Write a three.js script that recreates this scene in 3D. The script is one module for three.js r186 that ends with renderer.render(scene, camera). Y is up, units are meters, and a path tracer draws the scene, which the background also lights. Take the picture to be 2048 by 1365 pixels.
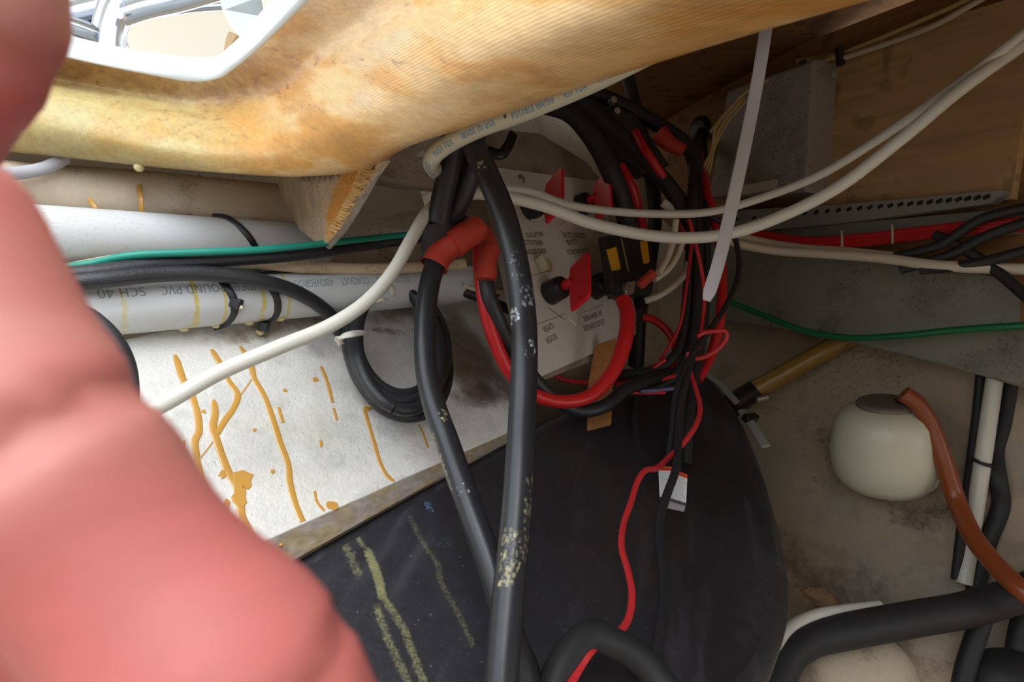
import * as THREE from 'three';
import { mergeGeometries } from 'three/addons/utils/BufferGeometryUtils.js';
import { RoundedBoxGeometry } from 'three/addons/geometries/RoundedBoxGeometry.js';

// ---------------------------------------------------------------- camera, sky, exposure
const scene = new THREE.Scene();
const CY = 0.9;                                   // lens height above the bilge floor
const FOV = 60, F = 682.5 / Math.tan(THREE.MathUtils.degToRad(FOV / 2));
const camera = new THREE.PerspectiveCamera(FOV, 2048 / 1365, 0.005, 60);
camera.position.set(0, CY, 0);
camera.lookAt(0, CY, -1);
camera.focus = 0.66;
camera.userData.fStop = 21;
const renderer = new THREE.WebGLRenderer({ antialias: true });
renderer.toneMapping = THREE.LinearToneMapping;
renderer.toneMappingExposure = 1.28;
renderer.shadowMap.enabled = true;
scene.background = new THREE.Color().setRGB(0.90, 0.97, 1.05);   // bright even overcast
scene.backgroundIntensity = 2.6;
const sun = new THREE.DirectionalLight(new THREE.Color().setRGB(1.0, 0.975, 0.95), 0.8);   // sun behind thin cloud: very soft
sun.position.set(0.08, CY + 1.5, 0.75);
sun.target.position.set(-0.1, CY - 0.1, -0.45);
sun.castShadow = true; sun.shadow.radius = 60;
sun.shadow.camera.left = sun.shadow.camera.bottom = -2; sun.shadow.camera.right = sun.shadow.camera.top = 2; sun.shadow.camera.far = 8;
scene.add(sun, sun.target);

// ---------------------------------------------------------------- helpers
const V = (x, y, z) => new THREE.Vector3(x, y, z);
const at = (px, py, d) => V((px - 1024) / F * d, CY - (py - 682.5) / F * d, -d);   // a point d metres in front of the lens
const EYE = V(0, CY, 0);
let seedN = 7;
const rnd = () => { seedN = (seedN * 1664525 + 1013904223) >>> 0; return seedN / 4294967296; };
const lerp = (a, b, t) => a + (b - a) * t, clamp = (x, a = 0, b = 1) => Math.min(b, Math.max(a, x));
const sstep = (a, b, x) => { const t = clamp((x - a) / (b - a)); return t * t * (3 - 2 * t); };
const hash = (x, y, s) => { let h = Math.imul(x, 374761393) + Math.imul(y, 668265263) + Math.imul(s, 974634721); h = Math.imul(h ^ (h >>> 13), 1274126177); return ((h ^ (h >>> 16)) >>> 0) / 4294967296; };
function vnoise(x, y, s = 1, per = 0) {
  const xi = Math.floor(x), yi = Math.floor(y), fx = x - xi, fy = y - yi;
  const w = (a) => per ? ((a % per) + per) % per : a;
  const a = hash(w(xi), w(yi), s), b = hash(w(xi + 1), w(yi), s), c = hash(w(xi), w(yi + 1), s), d = hash(w(xi + 1), w(yi + 1), s);
  const u = fx * fx * (3 - 2 * fx), v = fy * fy * (3 - 2 * fy);
  return lerp(lerp(a, b, u), lerp(c, d, u), v);
}
function fbm(x, y, o = 4, s = 1, per = 0) { let r = 0, a = 0.5, t = 0; for (let i = 0; i < o; i++) { r += a * vnoise(x, y, s + i * 17, per); t += a; x *= 2; y *= 2; per *= 2; a *= 0.55; } return r / t; }
function tex(w, h, fn, srgb = true) {
  const d = new Uint8Array(w * h * 4);
  for (let y = 0; y < h; y++) for (let x = 0; x < w; x++) { const c = fn((x + 0.5) / w, (y + 0.5) / h), i = (y * w + x) * 4; d[i] = clamp(c[0]) * 255; d[i + 1] = clamp(c[1]) * 255; d[i + 2] = clamp(c[2]) * 255; d[i + 3] = 255; }
  const t = new THREE.DataTexture(d, w, h); t.magFilter = THREE.LinearFilter; t.wrapS = t.wrapT = THREE.RepeatWrapping; if (srgb) t.colorSpace = THREE.SRGBColorSpace; t.needsUpdate = true; return t;
}
const mix3 = (a, b, t) => [lerp(a[0], b[0], t), lerp(a[1], b[1], t), lerp(a[2], b[2], t)];
const std = (o) => new THREE.MeshPhysicalMaterial(o);

const taken = {};
function numbered(n) { const k = taken[n] = (taken[n] ?? -1) + 1; return k ? n + '_' + String(k).padStart(3, '0') : n; }
function shade(m) { m.castShadow = m.receiveShadow = true; return m; }
function tag(o, label, category, group) { o.userData.label = label; o.userData.category = category; if (group) o.userData.group = group; return o; }
// geometry is made in world coordinates; a thing's origin is set at its base
function one(name, geo, mat, base, label, category, group) {
  const p = base ?? geoBase(geo); geo.translate(-p.x, -p.y, -p.z);
  const m = shade(new THREE.Mesh(geo, mat)); m.name = numbered(name); m.position.copy(p); scene.add(m);
  return label ? tag(m, label, category, group) : m;
}
function geoBase(g) { g.computeBoundingBox(); const b = g.boundingBox; return V((b.min.x + b.max.x) / 2, b.min.y, (b.min.z + b.max.z) / 2); }
function thing(name, base, label, category, group) { const g = new THREE.Group(); g.name = numbered(name); g.position.copy(base); scene.add(g); g.updateMatrixWorld(true); return tag(g, label, category, group); }
function part(parent, name, geo, mat, label) {
  parent.updateWorldMatrix(true, false);
  geo.applyMatrix4(parent.matrixWorld.clone().invert());
  const m = shade(new THREE.Mesh(geo, mat)); m.name = name; parent.add(m); if (label) m.userData.label = label; return m;
}
function struct(name, geo, mat) { const m = one(name, geo, mat); m.userData.kind = 'structure'; return m; }

// a plane through three points of the place, with axes of its own
class Frame {
  constructor(a, b, c) {
    this.o = a.clone(); this.u = b.clone().sub(a).normalize();
    this.n = this.u.clone().cross(c.clone().sub(a)).normalize();
    if (this.n.dot(EYE.clone().sub(a)) < 0) this.n.negate();
    this.v = this.n.clone().cross(this.u);
    this.m = new THREE.Matrix4().makeBasis(this.u, this.v, this.n).setPosition(this.o);
  }
  pt(px, py, off = 0) { const r = at(px, py, 1).sub(EYE), t = this.o.clone().addScaledVector(this.n, off).sub(EYE).dot(this.n) / r.dot(this.n); return EYE.clone().addScaledVector(r, t); }
  uv(px, py) { const p = this.pt(px, py).sub(this.o); return [p.dot(this.u), p.dot(this.v)]; }
  at(a, b, c = 0) { return this.o.clone().addScaledVector(this.u, a).addScaledVector(this.v, b).addScaledVector(this.n, c); }
}
// a slab whose front lies in the frame's plane; uv are metres in the plane
function slab(fr, poly, thick, bevel = 0, front = 0) {
  const s = new THREE.Shape(poly.map(([x, y]) => new THREE.Vector2(...fr.uv(x, y))));
  const g = new THREE.ExtrudeGeometry(s, { depth: thick - 2 * bevel, bevelEnabled: bevel > 0, bevelSize: bevel, bevelOffset: -bevel, bevelThickness: bevel, bevelSegments: bevel > 0.008 ? 8 : 3, curveSegments: 8 });
  g.translate(0, 0, front - thick + bevel); g.applyMatrix4(fr.m); return g;
}
// sweep a round or flat section along a line; v = 0.5 looks towards `face`
function sweep(pts, r, o = {}) {
  const { seg = Math.max(24, pts.length * 10), rad = 14, flat = 1, face = V(0, 0, 1), caps = true, fixed = false, closed = false, tension = 0.5, scale } = o;
  const curve = pts.length === 2 ? new THREE.LineCurve3(pts[0], pts[1]) : new THREE.CatmullRomCurve3(pts, closed, 'centripetal', tension);
  const P = [], N = [], uv = [], I = []; let n = null;
  const L = curve.getLength();
  for (let i = 0; i <= seg; i++) {
    const t = i / seg, p = curve.getPointAt(t), T = curve.getTangentAt(t);
    if (!n || fixed) n = face.clone();
    n.addScaledVector(T, -n.dot(T)).normalize();
    const b = T.clone().cross(n), R = typeof r === 'function' ? r(t) : r;
    for (let k = 0; k <= rad; k++) {
      const a = (k / rad - 0.5) * 2 * Math.PI, c = Math.cos(a), s = Math.sin(a);
      P.push(p.x + (n.x * c * flat + b.x * s) * R, p.y + (n.y * c * flat + b.y * s) * R, p.z + (n.z * c * flat + b.z * s) * R);
      const q = n.clone().multiplyScalar(c).addScaledVector(b, s * flat).normalize(); N.push(q.x, q.y, q.z);
      uv.push(o.metres ? t * L : t, k / rad);
    }
  }
  for (let i = 0; i < seg; i++) for (let k = 0; k < rad; k++) { const a = i * (rad + 1) + k, b = a + rad + 1; I.push(a, a + 1, b, b, a + 1, b + 1); }
  if (caps && !closed) for (const [i, sg] of [[0, -1], [seg, 1]]) {
    const c = curve.getPointAt(i / seg), T = curve.getTangentAt(i / seg).multiplyScalar(sg), c0 = P.length / 3; P.push(c.x, c.y, c.z); N.push(T.x, T.y, T.z); uv.push(i / seg, 0.5);
    for (let k = 0; k <= rad; k++) { const j = (i * (rad + 1) + k) * 3; P.push(P[j], P[j + 1], P[j + 2]); N.push(T.x, T.y, T.z); uv.push(i / seg, k / rad); }
    for (let k = 0; k < rad; k++) sg > 0 ? I.push(c0, c0 + 1 + k, c0 + 2 + k) : I.push(c0, c0 + 2 + k, c0 + 1 + k);
  }
  const g = new THREE.BufferGeometry();
  g.setAttribute('position', new THREE.Float32BufferAttribute(P, 3)); g.setAttribute('normal', new THREE.Float32BufferAttribute(N, 3)); g.setAttribute('uv', new THREE.Float32BufferAttribute(uv, 2)); g.setIndex(I); return g;
}
const pp = (list) => list.map(([x, y, d]) => at(x, y, d));
const cable = (name, label, list, r, mat, o = {}) => one(name, sweep(list[0].isVector3 ? list : pp(list), r, o), mat, null, label, o.cat ?? 'cable', o.group);
function disc(p, axis, r0, r1, len, seg = 28) {         // a cylinder or cone from p along axis
  const g = new THREE.CylinderGeometry(r1, r0, len, seg); g.translate(0, len / 2, 0);
  g.applyQuaternion(new THREE.Quaternion().setFromUnitVectors(V(0, 1, 0), axis.clone().normalize())); g.translate(p.x, p.y, p.z); return g;
}
function lathe(p, axis, prof, seg = 40) {
  const g = new THREE.LatheGeometry(prof.map(([x, y]) => new THREE.Vector2(x, y)), seg);
  g.applyQuaternion(new THREE.Quaternion().setFromUnitVectors(V(0, 1, 0), axis.clone().normalize())); g.translate(p.x, p.y, p.z); return g;
}
function boxAt(fr, px, py, w, h, dep, off = 0, r = 0.002, tilt = 0) {   // a rounded box standing on the frame's plane at a place, its front dep above it
  const g = new RoundedBoxGeometry(w, h, dep, 3, Math.min(r, dep / 2.1)); if (tilt) g.rotateZ(tilt); const [a, b] = fr.uv(px, py); g.translate(a, b, off + dep / 2); g.applyMatrix4(fr.m); return g;
}
// a drawing surface in a frame's metres
class Sheet {
  constructor(fr, poly, res, fill) {
    this.fr = fr; const q = poly.map(([x, y]) => fr.uv(x, y));
    this.x0 = Math.min(...q.map((p) => p[0])); this.x1 = Math.max(...q.map((p) => p[0])); this.y0 = Math.min(...q.map((p) => p[1])); this.y1 = Math.max(...q.map((p) => p[1]));
    const w = this.x1 - this.x0, h = this.y1 - this.y0; this.s = res / Math.max(w, h);
    this.c = document.createElement('canvas'); this.c.width = Math.round(w * this.s); this.c.height = Math.round(h * this.s); this.g = this.c.getContext('2d');
    const im = this.g.createImageData(this.c.width, this.c.height);
    for (let y = 0; y < this.c.height; y++) for (let x = 0; x < this.c.width; x++) { const c = fill(x / this.s, y / this.s), i = (y * this.c.width + x) * 4; for (let k = 0; k < 3; k++) im.data[i + k] = clamp(c[k]) * 255; im.data[i + 3] = 255; }
    this.g.putImageData(im, 0, 0);
  }
  p(px, py) { const [a, b] = this.fr.uv(px, py); return [(a - this.x0) * this.s, (this.y1 - b) * this.s]; }
  dabs(list, width, color, n, alpha, jitter = 0.5) {   // a rubbed, broken streak of paint or dirt
    const q = list.map(([x, y]) => this.p(x, y)), len = []; let L = 0; for (let i = 1; i < q.length; i++) { len.push(Math.hypot(q[i][0] - q[i - 1][0], q[i][1] - q[i - 1][1])); L += len.at(-1); }
    for (let k = 0; k < n; k++) {
      let t = rnd() * L, i = 0; while (i < len.length - 1 && t > len[i]) { t -= len[i]; i++; }
      const f = clamp(t / len[i]), w = width * this.s, x = lerp(q[i][0], q[i + 1][0], f) + (rnd() - 0.5) * w, y = lerp(q[i][1], q[i + 1][1], f) + (rnd() - 0.5) * w * jitter;
      this.g.globalAlpha = alpha * (0.3 + 0.7 * rnd()); this.g.fillStyle = color; this.g.beginPath(); this.g.ellipse(x, y, w * (0.08 + 0.2 * rnd()), w * (0.05 + 0.1 * rnd()), rnd() * 3, 0, 7); this.g.fill();
    }
    this.g.globalAlpha = 1;
  }
  texture() { const t = new THREE.CanvasTexture(this.c); t.colorSpace = THREE.SRGBColorSpace; t.repeat.set(1 / (this.x1 - this.x0), 1 / (this.y1 - this.y0)); t.offset.set(-this.x0 / (this.x1 - this.x0), -this.y0 / (this.y1 - this.y0)); return t; }
}

// ---------------------------------------------------------------- materials
const grainN = tex(512, 512, (u, v) => { const n = fbm(u * 32, v * 32, 4, 3, 32); return [n, n, n]; }, false);
const rep = (t, a, b = a) => { const c = t.clone(); c.repeat.set(a, b); c.needsUpdate = true; return c; };
const speck = tex(1024, 1024, (u, v) => {               // painted surface: mottled, fine dirt specks and patches of mildew
  const a = fbm(u * 8, v * 8, 5, 11, 8), b = fbm(u * 120, v * 120, 4, 23, 120), c = fbm(u * 5, v * 5, 5, 41, 5), e = fbm(u * 40, v * 40, 4, 57, 40);
  let k = 0.93 + 0.08 * (a - 0.5) + 0.06 * (b - 0.5) + 0.04 * (e - 0.5); k *= 1 - 0.30 * sstep(0.62, 0.78, b) * sstep(0.42, 0.62, c);
  const m = sstep(0.54, 0.74, c * 0.75 + e * 0.25) * 0.25; return mix3([k, k * 0.985, k * 0.955], [k * 0.55, k * 0.47, k * 0.40], m);
});
const M = {
  rubber: std({ color: new THREE.Color().setRGB(0.022, 0.023, 0.027), roughness: 0.36, bumpMap: rep(grainN, 6, 2), bumpScale: 0.0003 }),
  rubberMat: std({ color: new THREE.Color().setRGB(0.019, 0.019, 0.021), roughness: 0.6 }),
  redCable: std({ color: new THREE.Color().setRGB(0.58, 0.016, 0.018), roughness: 0.35 }),
  redWire: std({ color: new THREE.Color().setRGB(0.62, 0.03, 0.035), roughness: 0.4 }),
  redBoot: std({ color: new THREE.Color().setRGB(0.52, 0.045, 0.022), roughness: 0.5, bumpMap: rep(grainN, 3, 2), bumpScale: 0.0006 }),
  redKey: std({ color: new THREE.Color().setRGB(0.72, 0.012, 0.022), roughness: 0.33 }),
  white: std({ color: new THREE.Color().setRGB(0.64, 0.62, 0.55), roughness: 0.4 }),
  cream: std({ color: new THREE.Color().setRGB(0.60, 0.54, 0.42), roughness: 0.45 }),
  dirtyCream: std({ color: new THREE.Color().setRGB(0.74, 0.60, 0.42), map: rep(speck, 3, 0.3), roughness: 0.55 }),
  green: std({ color: new THREE.Color().setRGB(0.010, 0.26, 0.19), roughness: 0.38 }),
  greenDark: std({ color: new THREE.Color().setRGB(0.008, 0.15, 0.055), roughness: 0.4 }),
  yellowWire: std({ color: new THREE.Color().setRGB(0.55, 0.42, 0.18), roughness: 0.45 }),
  nylon: std({ color: new THREE.Color().setRGB(0.60, 0.58, 0.62), roughness: 0.35, transmission: 0.25, thickness: 0 }),
  nylonOld: std({ color: new THREE.Color().setRGB(0.60, 0.56, 0.42), roughness: 0.45 }),
  blackNylon: std({ color: new THREE.Color().setRGB(0.014, 0.014, 0.018), roughness: 0.4 }),
  blackPlastic: std({ color: new THREE.Color().setRGB(0.014, 0.014, 0.015), roughness: 0.38 }),
  steel: std({ color: new THREE.Color().setRGB(0.55, 0.54, 0.52), roughness: 0.32, metalness: 0.9 }),
  stainless: std({ color: new THREE.Color().setRGB(0.42, 0.44, 0.48), roughness: 0.2, metalness: 1 }),
  yellowLabel: std({ color: new THREE.Color().setRGB(0.66, 0.33, 0.01), roughness: 0.5 }),
  gelcoat: std({ color: new THREE.Color().setRGB(0.50, 0.53, 0.53), roughness: 0.28, clearcoat: 0.4, clearcoatRoughness: 0.15 }),
  resin: std({ color: new THREE.Color().setRGB(0.62, 0.33, 0.07), roughness: 0.25, clearcoat: 0.5 }),
  glue: std({ color: new THREE.Color().setRGB(0.66, 0.58, 0.28), roughness: 0.3 }),
  duct: std({ color: new THREE.Color().setRGB(0.30, 0.30, 0.28), roughness: 0.6 }),
  brownHose: std({ color: new THREE.Color().setRGB(0.26, 0.062, 0.018), roughness: 0.32 }),
  amberHose: std({ color: new THREE.Color().setRGB(0.30, 0.17, 0.035), roughness: 0.3 }),
  purpleWire: std({ color: new THREE.Color().setRGB(0.16, 0.14, 0.30), roughness: 0.4 }),
  cordage: std({ color: new THREE.Color().setRGB(0.58, 0.52, 0.40), roughness: 0.8 }),
};
const ply = tex(1024, 512, (u, v) => {
  const w = fbm(u * 3, v * 40, 4, 5), g = fbm(u * 8, v * 160, 3, 9), b = fbm(u * 5, v * 5, 4, 15);
  const k = 0.78 + 0.16 * (w - 0.5) + 0.12 * (g - 0.5) + 0.14 * (b - 0.5), s = sstep(0.62, 0.72, fbm(u * 30, v * 15, 3, 71)) * 0.4;
  return mix3([k, k * 0.80, k * 0.56], [0.25, 0.19, 0.13], s * 0.6);
});
M.ceilingWood = std({ color: new THREE.Color().setRGB(0.45, 0.36, 0.28), map: rep(ply, 1.2, 2.2), roughness: 0.75 });
M.wallTan = std({ color: new THREE.Color().setRGB(0.92, 0.97, 1.0), map: rep(ply, 1, 1), roughness: 0.7 });
M.hullPaint = std({ color: new THREE.Color().setRGB(0.64, 0.55, 0.44), map: rep(speck, 2.2), roughness: 0.62 });
M.hullLeft = std({ color: new THREE.Color().setRGB(0.72, 0.64, 0.53), map: rep(speck, 2.6), roughness: 0.6 });
M.stringer = std({ color: new THREE.Color().setRGB(0.25, 0.26, 0.235), map: rep(speck, 3), roughness: 0.6 });
M.boxGrey = std({ color: new THREE.Color().setRGB(0.40, 0.38, 0.40), map: rep(speck, 2), roughness: 0.5 });

// ---------------------------------------------------------------- the setting
const LW = new Frame(at(100, 500, 0.53), at(850, 500, 0.87), at(100, 200, 0.56));          // hull side on the left, leaning out
const RW = new Frame(at(1490, 500, 1.2), at(1680, 500, 1.0), at(1490, 290, 1.2));           // hull side on the right
const SB = new Frame(at(1450, 700, 1.2), at(1950, 770, 0.85), at(1600, 1200, 0.95));       // lower hull on the right
const deckY = CY + 0.25;
function wallOf(name, fr, a0, a1, b0, b1, mat, thick = 0.03) {
  const g = new THREE.BoxGeometry(a1 - a0, b1 - b0, thick); g.translate((a0 + a1) / 2, (b0 + b1) / 2, -thick / 2);
  const p = g.attributes.position, uv = g.attributes.uv; for (let i = 0; i < p.count; i++) uv.setXY(i, p.getX(i), p.getY(i));
  g.applyMatrix4(fr.m); return struct(name, g, mat);
}
wallOf('wall_left', LW, -2.1, 0.50, -1.1, 0.030, M.hullLeft);
wallOf('wall_left_far', LW, 0.50, 1.3, -1.1, 0.165, M.hullLeft);
{ // the space between the lining and the outer hull, open above the pipes
  const out = new Frame(LW.at(0, 0, -0.80), LW.at(1, 0, -0.80), LW.at(0, 1, -0.80)); wallOf('wall_left_outer', out, -2.1, 1.25, -0.9, 0.32, M.hullLeft);
  const box = (name, w, h, d, x, y, z) => { const g = new THREE.BoxGeometry(w, h, d); g.translate(x, y, z); g.applyMatrix4(LW.m); struct(name, g, M.hullLeft); };
  box('wall_left_end', 0.03, 1.3, 0.82, 1.2, -0.35, -0.43); box('wall_left_lid', 1.40, 0.02, 0.84, 0.54, 0.195, -0.45);
}
wallOf('wall_port', LW, 0.30, 1.3, 0.165, 0.50, M.hullLeft);
wallOf('wall_right', RW, -0.47, 2.2, -0.10, 0.37, M.ceilingWood);
{
  const sh = new Sheet(SB, [[1250, 600], [2150, 600], [2150, 1450], [1250, 1450]], 1500, (x, y) => { const a = fbm(x * 9, y * 9, 5, 611), b = fbm(x * 260, y * 260, 3, 621), c = fbm(x * 30, y * 30, 4, 631); const k = 0.80 + 0.07 * (a - 0.5) + 0.05 * (b - 0.5) - 0.05 * sstep(0.55, 0.75, c); return mix3([k, k * 0.93, k * 0.83], [k * 0.93, k * 0.90, k * 0.86], sstep(0.42, 0.6, a)); });
  const D = (l, w, c, n, a) => sh.dabs(l, w, c, n, a, 1);
  for (let i = 0; i < 1100; i++) { const p = sh.p(1560 + 260 * rnd() + 60 * (rnd() - 0.5), 700 + 230 * rnd() * rnd()); sh.g.globalAlpha = 0.35 * rnd(); sh.g.fillStyle = '#57463a'; sh.g.beginPath(); sh.g.arc(p[0], p[1], 0.8 + 2.2 * rnd(), 0, 7); sh.g.fill(); } sh.g.globalAlpha = 1;
  D([[1655, 860], [1680, 950], [1760, 985]], 0.03, '#4c4038', 260, 0.12); D([[1790, 1030], [1850, 1040], [1900, 1020]], 0.03, '#4a3f38', 260, 0.12); D([[1880, 1030], [1902, 1012]], 0.006, '#2a2320', 60, 0.4); D([[1560, 1080], [1620, 1170], [1760, 1180]], 0.05, '#5d5652', 420, 0.09); D([[1760, 940], [1900, 900]], 0.06, '#8b7a66', 200, 0.06); D([[1625, 957], [1632, 962]], 0.007, '#3d332c', 26, 0.3);
  wallOf('wall_starboard', SB, -1.1, 1.4, -1.1, 0.30, std({ map: sh.texture(), color: new THREE.Color().setRGB(0.74, 0.68, 0.60), roughness: 0.6 }));
}
{
  const back = new THREE.BoxGeometry(2.0, 1.5, 0.04); back.translate(1.0, CY - 0.19, -1.75); struct('wall_back', back, M.hullPaint);
  const rear = new THREE.BoxGeometry(4.4, 1.1, 0.04); rear.translate(0.0, CY - 0.33, 1.5); struct('wall_rear', rear, M.hullLeft);
  const fl = new THREE.BoxGeometry(4.4, 0.04, 3.4); fl.translate(0.0, -0.02, -0.15); struct('floor', fl, M.hullPaint);
}

// hatch rim: stations along the edge of the opening, each from the rim down to the foot of the moulded channel
const ST = [
  // rim         crease       shoulder      belly        foot
  [[-330, 10], [-345, 70], [-350, 120], [-350, 210], [-350, 275]],
  [[-130, 55], [-140, 112], [-145, 150], [-150, 230], [-150, 292]],
  [[75, 102], [62, 150], [52, 180], [45, 250], [40, 306]],
  [[190, 128], [182, 172], [174, 205], [166, 268], [160, 318]],
  [[300, 150], [298, 192], [290, 226], [285, 290], [290, 332]],
  [[380, 164], [392, 206], [400, 245], [410, 305], [425, 344]],
  [[435, 158], [470, 200], [490, 246], [530, 310], [580, 353]],
  [[475, 133], [530, 175], [565, 220], [630, 290], [705, 342]],
  [[520, 96], [590, 140], [640, 185], [720, 255], [800, 296]],
  [[565, 54], [650, 95], [705, 135], [810, 210], [935, 252]],
  [[620, 0], [720, 45], [780, 85], [930, 160], [1130, 184]],
  [[700, -80], [820, -30], [890, 15], [1090, 85], [1400, 98]],
  [[800, -185], [950, -130], [1040, -80], [1300, 0], [1745, -2]],
  [[960, -360], [1150, -290], [1260, -235], [1620, -130], [2250, -150]],
];
const H0 = 0.25, H4 = [0.165, 0.165, 0.165, 0.163, 0.158, 0.150, 0.142, 0.134, 0.128, 0.124, 0.122, 0.12, 0.12, 0.12], dOf = (y, h) => h * F / (682.5 - y);
const bulge = [0, 0.022, -0.012, -0.022, 0];
const stations = ST.map((row, si) => row.map(([x, y], j) => {
  const d0 = dOf(row[0][1], H0), d4 = dOf(row[4][1], H4[si]), f = [0, 0.30, 0.42, 0.76, 1][j];
  return at(x, y, lerp(d0, d4, f) + bulge[j]);
}));
const rim = stations.map((s) => s[0]);
function gridSurf(rows, NS, NT) {                         // rows[i][j]: a smooth sheet through the stations
  const along = rows[0].map((_, j) => new THREE.CatmullRomCurve3(rows.map((r) => r[j]), false, 'centripetal'));
  const P = [], UV = [], I = [];
  for (let i = 0; i <= NS; i++) {
    const t = i / NS, sec = new THREE.CatmullRomCurve3(along.map((c) => c.getPoint(t)), false, 'centripetal');
    for (let j = 0; j <= NT; j++) { const p = sec.getPoint(j / NT); P.push(p.x, p.y, p.z); UV.push(t, j / NT); }
  }
  for (let i = 0; i < NS; i++) for (let j = 0; j < NT; j++) { const a = i * (NT + 1) + j, b = a + NT + 1; I.push(a, a + 1, b, b, a + 1, b + 1); }
  const g = new THREE.BufferGeometry(); g.setAttribute('position', new THREE.Float32BufferAttribute(P, 3)); g.setAttribute('uv', new THREE.Float32BufferAttribute(UV, 2)); g.setIndex(I); g.computeVertexNormals(); return g;
}
// outward (away from the opening) in plan, per station
const outward = rim.map((p, i) => { const a = rim[Math.max(0, i - 1)], b = rim[Math.min(rim.length - 1, i + 1)], t = b.clone().sub(a).setY(0).normalize(); return V(t.z, 0, -t.x); });
{
  const chan = stations.map((s, i) => { const o = outward[i], foot = s[4]; return [...s, foot.clone().addScaledVector(o, 0.03).add(V(0, 0.02, 0)), foot.clone().addScaledVector(o, 0.075).add(V(0, 0.05, 0)), rim[i].clone().addScaledVector(o, 0.16).add(V(0, -0.01, 0))]; });
  const goldMap = tex(1536, 512, (u, v) => {
    const t = v * 7 / 4;                                   // 0 at the rim, 1 at the foot
    const a = fbm(u * 14, t * 4, 5, 51), b = fbm(u * 40, t * 10, 4, 61), c = fbm(u * 7, t * 3, 4, 77), g = fbm(u * 220, t * 50, 2, 81);
    const leftSide = 1 - sstep(0.40, 0.52, u + (t - 0.5) * 0.10 + (b - 0.5) * 0.03);
    let col = mix3([0.90, 0.74, 0.50], [0.84, 0.60, 0.28], sstep(0.40, 0.62, a));
    col = mix3(col, [0.88, 0.76, 0.60], sstep(0.55, 0.72, c) * 0.7);
    col = mix3(col, mix3([0.80, 0.72, 0.49], [0.78, 0.64, 0.37], sstep(0.40, 0.70, a)), leftSide);
    const corner = Math.exp(-(((u - 0.47) / 0.045) ** 2) - (((t - 0.50) / 0.22) ** 2)); col = mix3(col, [0.84, 0.55, 0.18], clamp(corner * (0.35 + 0.6 * b)));
    const wavy = (c - 0.5) * 0.16 + (b - 0.5) * 0.10;     // a band of brown grime caught under the rim
    const band = sstep(-0.02, 0.05, t + wavy) * (1 - sstep(0.14, 0.36, t + wavy)) * (0.55 + 0.9 * (fbm(u * 90, t * 14, 4, 97) - 0.35)) * lerp(1, 0.5, sstep(0.5, 0.7, u));
    col = mix3(col, mix3([0.50, 0.36, 0.29], [0.60, 0.40, 0.20], c), clamp(band * 0.85));
    const spots = sstep(0.60, 0.80, fbm(u * 130, t * 30, 4, 91)) * sstep(0.45, 0.6, a); col = mix3(col, [0.42, 0.28, 0.24], spots * 0.5 * (1 - sstep(0.5, 0.8, t)));
    const k = 0.94 + 0.14 * (g - 0.5) + 0.10 * (b - 0.5); return [col[0] * k, col[1] * k, col[2] * k];
  });
  goldMap.wrapS = goldMap.wrapT = THREE.ClampToEdgeWrapping;
  const weave = tex(256, 256, (u, v) => { const x = u * 16, y = v * 16, n = fbm(u * 16, v * 16, 3, 5, 16); const w = 0.5 + 0.25 * Math.sin(x * Math.PI * 2) * (0.6 + 0.4 * Math.cos(y * Math.PI * 2)) + 0.25 * (n - 0.5); return [w, w, w]; }, false);
  const gold = std({ map: goldMap, roughness: 0.42, bumpMap: rep(weave, 42, 9), bumpScale: 0.0006, clearcoat: 0.35, clearcoatRoughness: 0.3 });
  const base = stations[6][4].clone();
  const ch = thing('hatch_channel', base, 'amber fibreglass gutter moulded round the hatch corner under the deck', 'channel');
  part(ch, 'laminate', gridSurf(chan, 170, 64), gold);
  // a bead of cured resin hanging from the lower lip
  part(ch, 'resin_bead', new THREE.SphereGeometry(0.0045, 14, 10).translate(...at(278, 334, 0.535).toArray()), M.glue);
}
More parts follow.
